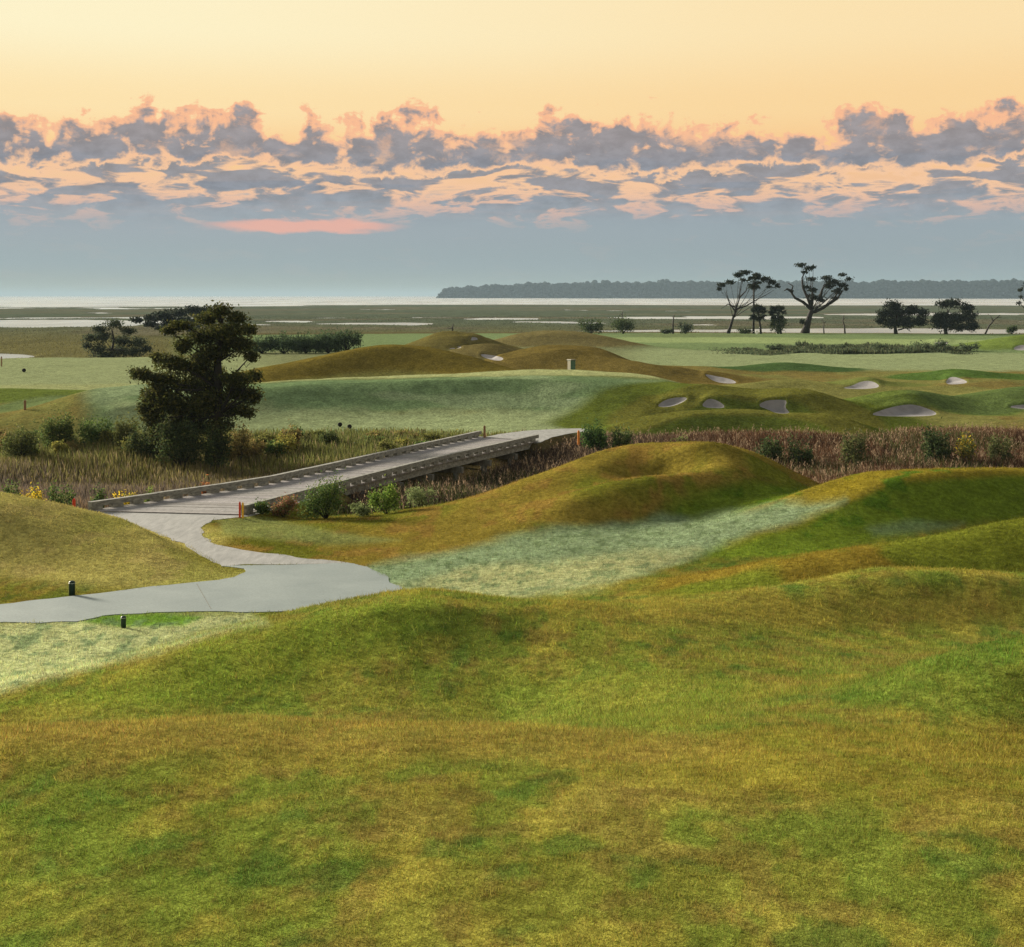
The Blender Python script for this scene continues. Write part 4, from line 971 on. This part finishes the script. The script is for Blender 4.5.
for k in range(1, 9):
    a, b = at_frac(la, k / 9.0), at_frac(rb, k / 9.0); t = (b - a).normalized(); nrm = Vector((t.y, -t.x, 0))
    q = MB(); q.box((a + b) / 2 + Vector((0, 0, -.58)), (b - a).length / 2 + .25, .15, .165, t, nrm); q.build('pile_cap', PILE, bridge, offset=OFF)
    for f in (.04, .5, .96):
        p = a.lerp(b, f); q = MB(); q.tube([(p.x, p.y, -2.4), (p.x, p.y, -.745)], [.17, .16], 10); q.build('pile', PILE, bridge, True, offset=OFF)

# ------------------------------------------------------------------ small things on the course
GREENPAINT = simple('dark_green_paint', (.012, .030, .022), .45, .15, 20)
PALETOP = simple('pale_cap', (.45, .50, .46), .6, .1, 20)
REDP = simple('red_paint', (.50, .045, .015), .6, .2, 18); YELP = simple('yellow_paint', (.62, .36, .03), .6, .2, 18); ORP = simple('orange_paint', (.60, .20, .02), .6, .2, 18)
BRN = simple('stained_wood', (.20, .11, .05), .8, .3, 14)
def marker(px, py, h_px, w_px, label):
    x, d, z = ground_at(px, py); h, r = h_px / F * d, w_px / F * d / 2
    root = empty('marker_post', (x, d, z - .02), label, 'post', 'green marker posts beside the path')
    b = MB(); b.lathe((0, 0, 0), [(r, 0), (r, h * .80), (r * 1.04, h * .82), (r * 1.04, h * .88)], 16); b.build('post', GREENPAINT, root, True)
    c = MB(); c.lathe((0, 0, 0), [(r * .98, h * .881), (r * .90, h * .95), (r * .6, h * 1.0), (r * .1, h * 1.02)], 16); c.build('cap', GREENPAINT, root, True)
    e = MB(); e.lathe((0, 0, 0), [(r * 1.045, h * .84), (r * 1.045, h * .865)], 16); e.build('band', PALETOP, root, True)
marker(72, 595.5, 15, 6.2, 'dark green rounded post on the mound side of the path')
marker(123.5, 628, 12.5, 5.2, 'dark green rounded post on the small green strip below the path')
def stake(px, py, h_px, mat, label, w=.075, d=None, name='stake', tip=None, z=None):
    if d is None: x, d, z = ground_at(px, py)
    else:
        x = (px - CX) / F * d; z = gz(x, d) if z is None else z
    h = h_px / F * d
    root = empty(name, (x, d, z - .06), label, 'stake', 'painted stakes along the hazard')
    b = MB(); b.box((0, 0, h / 2), w / 2, w / 2, h / 2, bev=.008); b.build('shaft', mat, root)
    t = MB(); t.box((0, 0, h + .032), w / 2 * .96, w / 2 * .96, .03, taper=.35); t.build('point', tip or mat, root)
stake(74, 512, 13, REDP, 'red stake left of the bridge entrance behind the grassy mound', .11, 58.8, z=-.02)
stake(239.8, 518, 16, REDP, 'red stake at the right of the bridge entrance touching a yellow stake', .075)
stake(242.8, 518.4, 16, YELP, 'yellow stake at the right of the bridge entrance touching a red stake', .075)
stake(484.5, 438.5, 13, BRN, 'brown wooden stake at the far end of the left kerb', .14)
stake(578.5, 439, 14, ORP, 'orange stake by the dark bush where the far path bends', .13, 88, z=-.3)
stake(25, 410, 10, BRN, 'thick brown stake among the low mounds under the left fairway', .15)
stake(1.5, 357, 10, BRN, 'thin dark stake standing on the left fairway', .12, 165)
def ball(px, py, r, label, mat, cat='tee marker', name='tee_marker', grp='black tee markers'):
    x, d, z = ground_at(px, py); b = MB(); b.lathe((0, 0, 0), [(r * .25, 0), (r * .3, r * .25), (r * .75, r * .45), (r, r * 1.05), (r * .8, r * 1.65), (r * .35, r * 1.95), (r * .05, r * 2)], 14)
    o = b.build(name, mat, None, True); o.location = (x, d, z - .01); tag(o, label, cat, grp)
BLK = simple('black_plastic', (.012, .012, .012), .95, .1, 20, spec=.05)
ball(340, 427, .17, 'black tee marker ball on the mown strip, left of two', BLK); ball(349.5, 429, .17, 'black tee marker ball on the mown strip, right of two', BLK)
ball(24, 372.5, .22, 'dark tee marker ball out on the left fairway', BLK)
# green utility box on the plateau
bd = min((d_ for d_ in np.arange(123, 152, .5)), key=lambda d_: abs(HY + (H - gz((571.5 - CX) / F * d_, d_)) / d_ * F - 370.5))
x = (571.5 - CX) / F * bd; z = gz(x, bd); print('box at', bd, z)
box = empty('utility_box', (x, bd, z - .03), 'green and tan box shelter on the rise before the brown mounds', 'utility box', rz=.62); box.scale = (1.05, 1.05, 1.12)
BG = simple('box_green', (.06, .13, .075), .6, .2, 6); BT = simple('box_tan', (.16, .15, .09), .7, .15, 6)
b = MB(); b.box((0, 0, .52), .29, .29, .50, bev=.02); b.build('cabinet', BG, box)
b = MB(); b.box((-.297, 0, .52), .005, .24, .44); b.build('side_panel', BT, box); b = MB(); b.box((0, -.297, .52), .24, .005, .44); b.build('door', BG, box)
b = MB(); b.box((0, 0, 1.06), .34, .34, .04, taper=.92); b.build('roof', BT, box)
b = MB(); b.box((.17, -.308, .55), .015, .006, .06); b.build('handle', BLK, box)
x, d, z = ground_at(779, 336); wp = MB(); wp.box((0, 0, .55), .30, .05, .35, bev=.02); wp.box((0, 0.002, .1), .06, .04, .12)
o = wp.build('marker_board', simple('white_paint', (.75, .75, .72), .6, .08, 9)); o.location = (x, 322, gz(x, 322) - .02); tag(o, 'small white marker board in front of the twin palms', 'sign')

# ------------------------------------------------------------------ wooded shore across the water
def far_wood():
    S, T = 1500, 16; s = np.linspace(0, 1, S); px = 436 + s * 760; d = 5200 - 1100 * s; u = (px - CX) / F
    t = np.linspace(0, 1, T); V = np.zeros((T, S, 3))
    top = 17.5 + 2.5 * s
    top = 9.5 + 4.2 * sstep(0, .25, s) + 2.2 * s
    prof = sstep(-.002, .022, s) ** .6
    xs = px * .55
    lum = (fbm(xs * .30, xs * 0, 401, 3) - .5) * 5.0 * .6 + (fbm(xs * 1.1, xs * 0, 411, 2) - .5) * 3.4
    for j in range(T):
        dd = d + t[j] * 500; prof_t = math.sin(min(1, t[j] / .22) * math.pi / 2) ** .7 if t[j] < .22 else 1.0
        lump = lum * .8 + (fbm(xs * .5 + j * 5.3, xs * 0 + j * 3.1, 421, 3) - .5) * 3.2
        hpx = np.maximum(0, (top + lump) * prof * prof_t); base_px = (H - WATER) / d * F
        z = WATER + (hpx + base_px * .0) / F * d
        V[j] = np.c_[u * d + (dd - d) * u, dd, np.where(prof_t * prof < .02, WATER - .5, z)]
    V[0, :, 2] = WATER - 1
    i = np.arange(S * T).reshape(T, S); Fq = np.stack([i[:-1, :-1], i[:-1, 1:], i[1:, 1:], i[1:, :-1]], -1).reshape(-1, 4)
    Vf = V.reshape(-1, 3); c = np.array([.020, .030, .026]) * (0.8 + .4 * fbm(Vf[:, 0] * .012, Vf[:, 2] * .12, 431, 3))[:, None]
    # rounded crowns over the slope and along the top
    nb = 5200; ss = rng.uniform(.004, 1, nb); tt = rng.uniform(0, 1, nb) ** 1.5; kk = (ss * (S - 1)).astype(int)
    th = (0.12 + .9 * rng.uniform(0, 1, nb) ** .7) * V[T // 2, kk, 2]; th = np.where(rng.random(nb) < .3, V[T // 2, kk, 2] * rng.uniform(.93, 1.06, nb), th)
    cen = np.c_[V[0, kk, 0], V[0, kk, 1] - 12 + tt * 60 * (th / 60), th]; R = rng.uniform(5, 11, nb) * (.45 + .55 * prof[kk])
    lat = np.linspace(-1.35, 1.35, 5); lon = np.linspace(0, 2 * np.pi, 8)[:-1]
    sph = np.array([(math.cos(a) * math.cos(b), math.cos(a) * math.sin(b), math.sin(a) * .75) for a in lat for b in lon])
    sv = (cen[:, None, :] + sph[None] * R[:, None, None] * rng.uniform(.8, 1.2, (nb, len(sph), 1))).reshape(-1, 3)
    f1 = np.array([(a * 7 + b, a * 7 + (b + 1) % 7, (a + 1) * 7 + (b + 1) % 7, (a + 1) * 7 + b) for a in range(4) for b in range(7)])
    sf = (f1[None] + (np.arange(nb) * len(sph))[:, None, None]).reshape(-1, 4) + len(Vf)
    sc = np.repeat(np.array([.020, .030, .026]) * rng.uniform(.6, 1.5, nb)[:, None], len(sph), 0)
    Vf = np.r_[Vf, sv]; Fq = np.r_[Fq, sf]; c = np.r_[c, sc]
    o = mesh_np('forest', Vf, Fq, LEAF, c, smooth=True); tag(o, 'long low wooded shore lying across the water under blue haze', 'woodland', None, 'stuff')
far_wood()

# ------------------------------------------------------------------ air
hz = MB(); hz.box((0, 10500, 38), 22000, 36500 - 4000, 43)
hm = bpy.data.materials.new('haze'); hm.use_nodes = True; nt = hm.node_tree; nt.nodes.remove(nt.nodes['Principled BSDF'])
pv = nt.nodes.new('ShaderNodeVolumePrincipled'); pv.inputs['Color'].default_value = (.30, .405, .485, 1); pv.inputs['Density'].default_value = 9e-5; pv.inputs['Anisotropy'].default_value = 0.0
nt.links.new(pv.outputs[0], nt.nodes['Material Output'].inputs['Volume'])
tag(hz.build('haze', hm), kind='stuff')

# ------------------------------------------------------------------ sky
SUN_DIR = Vector((-.75, .56, .275)).normalized()
sun_el = math.asin(SUN_DIR.z); sun_az = math.atan2(SUN_DIR.x, SUN_DIR.y)
w = bpy.data.worlds.new('World'); scene.world = w; w.use_nodes = True
nt = w.node_tree; nd, ln = nt.nodes, nt.links; bg = nd['Background']
sky = nd.new('ShaderNodeTexSky'); sky.sky_type = 'NISHITA'; sky.sun_disc = False; sky.sun_elevation = sun_el; sky.sun_rotation = sun_az; sky.air_density = 1.0; sky.dust_density = 2.0
tc = nd.new('ShaderNodeTexCoord'); sep = nd.new('ShaderNodeSeparateXYZ'); ln.new(tc.outputs['Generated'], sep.inputs[0])
M = lambda op, a, b=None, cl=False: math_node(nd, ln, op, a, b, cl)
hyp = M('SQRT', M('ADD', M('MULTIPLY', sep.outputs[0], sep.outputs[0]), M('MULTIPLY', sep.outputs[1], sep.outputs[1])))
el = M('ARCTAN2', sep.outputs[2], hyp)                       # elevation
azm = M('ARCTAN2', sep.outputs[0], sep.outputs[1])
def E(py): return math.atan((HY - py) / F)                    # elevation that belongs to a height in the photograph
def ramp(fac, stops):
    r = nd.new('ShaderNodeValToRGB'); ln.new(fac, r.inputs[0]); cr = r.color_ramp; cr.interpolation = 'EASE'
    while len(cr.elements) < len(stops): cr.elements.new(.5)
    for e, (p, c) in zip(cr.elements, stops): e.position = p; e.color = tuple(c) + (1,)
    return r.outputs[0]
def srgb(r, g, b, k=1.0): return tuple(float(v) * k for v in lin(r, g, b))
EMAX = .40
fac = M('DIVIDE', el, EMAX, True)
pos_ = lambda py: E(py) / EMAX
clearL = ramp(fac, [(0, srgb(164, 170, 156)), (pos_(262), srgb(157, 171, 174)), (pos_(226), srgb(160, 170, 176)), (pos_(202), srgb(172, 172, 176)), (pos_(184), srgb(246, 200, 156)), (pos_(160), srgb(253, 208, 146)),
                    (pos_(110), srgb(255, 228, 174)), (pos_(30), srgb(255, 243, 202)), (.75, srgb(255, 246, 216)), (1, srgb(250, 240, 222))])
clearR = ramp(fac, [(0, srgb(142, 160, 160)), (pos_(262), srgb(147, 161, 166)), (pos_(226), srgb(150, 163, 170)), (pos_(202), srgb(166, 166, 172)), (pos_(184), srgb(243, 194, 150)), (pos_(160), srgb(250, 198, 138)),
                    (pos_(110), srgb(251, 213, 154)), (pos_(30), srgb(252, 224, 172)), (.75, srgb(252, 226, 180)), (1, srgb(250, 240, 222))])
clear = mixrgb(nd, ln, maprange(nd, ln, azm, -.38, .38, 0, 1), clearL, clearR)
# clouds
def vec(ax, ay, oz=0.0):
    c = nd.new('ShaderNodeCombineXYZ'); ln.new(M('MULTIPLY', azm, ax), c.inputs[0]); ln.new(M('MULTIPLY', el, ay), c.inputs[1]); c.inputs[2].default_value = oz; return c.outputs[0]
GREY = ramp(M('DIVIDE', el, .16, True), [(0, srgb(150, 168, 174)), (E(230) / .16, srgb(146, 160, 170)), (E(180) / .16, srgb(138, 142, 152)), (E(130) / .16, srgb(150, 144, 148))])
PINK = ramp(M('DIVIDE', el, .16, True), [(0, srgb(206, 178, 166)), (E(225) / .16, srgb(232, 184, 164)), (E(180) / .16, srgb(248, 200, 158)), (E(120) / .16, srgb(251, 188, 146))])
_gv = maprange(nd, ln, noise(nd, ln, vec(60, 110, 27.0), 1.0, 8, .6, .2), .3, .7, .84, 1.14); _gc = nd.new('ShaderNodeCombineColor')
for _i in range(3): ln.new(_gv, _gc.inputs[_i])
GREY = mixrgb(nd, ln, maprange(nd, ln, el, E(240), E(205), 0, 1), GREY, mixrgb(nd, ln, 1.0, GREY, _gc.outputs[0], 'MULTIPLY'))
def cloud(src, dens, lo, mid, hi, opac=1.0, pk=1.0):
    """density -> thin lit pink rim, then grey body"""
    body = maprange(nd, ln, dens, mid, hi, 0, 1); a = maprange(nd, ln, dens, lo, lo + (mid - lo) * .9, 0, opac)
    colr = mixrgb(nd, ln, body, PINK, GREY); return mixrgb(nd, ln, a, src, colr)
# long thin streaks
st = M('ADD', noise(nd, ln, vec(9, 95, 3.1), 1.0, 7, .60, .3), M('SUBTRACT', maprange(nd, ln, el, E(246), E(215), .22, 0.05), maprange(nd, ln, el, E(196), E(160), 0, .30)))
c1 = cloud(clear, st, .45, .52, .60, .9)
# broken mid layer
ml = M('ADD', noise(nd, ln, vec(26, 95, 8.7), 1.0, 9, .56, .4), M('SUBTRACT', maprange(nd, ln, el, E(236), E(196), .175, .095), maprange(nd, ln, el, E(166), E(140), 0, .30)))
c2 = cloud(c1, ml, .46, .54, .63, .92)
# heaped line: even base, lumpy top whose height wanders
topn = noise(nd, ln, vec(14, 0, 1.3), 1.0, 5, .6)
toph = M('ADD', E(124), M('MULTIPLY', M('SUBTRACT', topn, .5), .085))
up = M('DIVIDE', M('SUBTRACT', toph, el), .022)                # >0 under the top
dn = M('DIVIDE', M('SUBTRACT', el, M('ADD', E(170), M('MULTIPLY', M('SUBTRACT', noise(nd, ln, vec(7, 0, 4.3), 1.0, 2, .5), .5), .03))), .010)
prof = M('MINIMUM', M('MAXIMUM', up, -1.6), M('MAXIMUM', dn, -1.6))
prof = M('MINIMUM', prof, .8)
lump = noise(nd, ln, vec(44, 60, 5.5), 1.0, 10, .57, .25)
cu = M('ADD', lump, M('MULTIPLY', prof, .29))
c3 = cloud(c2, cu, .46, .53, .64, .97)
# lit patches inside the heaps
lp = maprange(nd, ln, noise(nd, ln, vec(34, 58, 17.7), 1.0, 8, .65, .3), .52, .68, 0, .5)
c3 = mixrgb(nd, ln, M('MULTIPLY', lp, maprange(nd, ln, cu, .51, .58, 0, 1)), c3, PINK)
c3 = mixrgb(nd, ln, maprange(nd, ln, el, E(96), E(72), 0, 1), c3, clear)
# blue bank of murk over the horizon and a long rosy streak in it
bank = M('MULTIPLY', maprange(nd, ln, M('ADD', el, M('MULTIPLY', M('SUBTRACT', noise(nd, ln, vec(10, 60, 33.0), 1.0, 5), .5), .016)), E(238), E(190), 1, 0), .95)
c4 = mixrgb(nd, ln, bank, c3, clear)
sx_ = M('DIVIDE', M('SUBTRACT', azm, (305 - CX) / F), 105 / F); sy_ = M('DIVIDE', M('SUBTRACT', M('ADD', el, M('MULTIPLY', M('SUBTRACT', noise(nd, ln, vec(40, 160, 2.2), 1.0, 6), .5), .011)), E(226.5)), 8.0 / F)
q = M('ADD', M('MULTIPLY', sx_, sx_), M('MULTIPLY', sy_, sy_))
c5 = mixrgb(nd, ln, maprange(nd, ln, q, .2, 1.15, .8, 0), c4, srgb(246, 178, 156))
# the physical sky takes over high above the view
hi = maprange(nd, ln, el, math.radians(16), math.radians(50), 0, 1)
skyc = mixrgb(nd, ln, 1.0, sky.outputs[0], (.10, .10, .10), 'MULTIPLY')
skyw = mixrgb(nd, ln, .55, skyc, (.62, .64, .65))
final = mixrgb(nd, ln, hi, c5, skyw)
ln.new(final, bg.inputs['Color']); bg.inputs['Strength'].default_value = .368

sl = bpy.data.lights.new('sun', 'SUN'); sl.energy = 5.0; sl.angle = math.radians(12); sl.color = (1.0, .89, .73)
so = bpy.data.objects.new('sun', sl); COL.objects.link(so); so.rotation_euler = SUN_DIR.to_track_quat('Z', 'Y').to_euler(); so.location = (-60, 40, 60)

# ------------------------------------------------------------------ camera and render settings
cam = bpy.data.cameras.new('camera'); cam.sensor_width = 36; cam.lens = F / 1024 * 36; cam.shift_y = -(473.5 - HY) / 1024; cam.clip_start = .1; cam.clip_end = 80000
co = bpy.data.objects.new('camera', cam); COL.objects.link(co); co.location = (0, 0, H); co.rotation_euler = (math.radians(90), 0, 0); scene.camera = co
vs = scene.view_settings; vs.view_transform = 'Standard'; vs.look = 'None'; vs.exposure = 1.45; vs.gamma = 1; vs.use_curve_mapping = False
cy = scene.cycles; cy.max_bounces = 5; cy.diffuse_bounces = 2; cy.glossy_bounces = 2; cy.transmission_bounces = 2; cy.volume_bounces = 1; cy.transparent_max_bounces = 4
cy.use_denoising = True; cy.denoising_prefilter = 'NONE'; cy.caustics_reflective = False; cy.caustics_refractive = False; cy.use_adaptive_sampling = True; cy.adaptive_threshold = .008
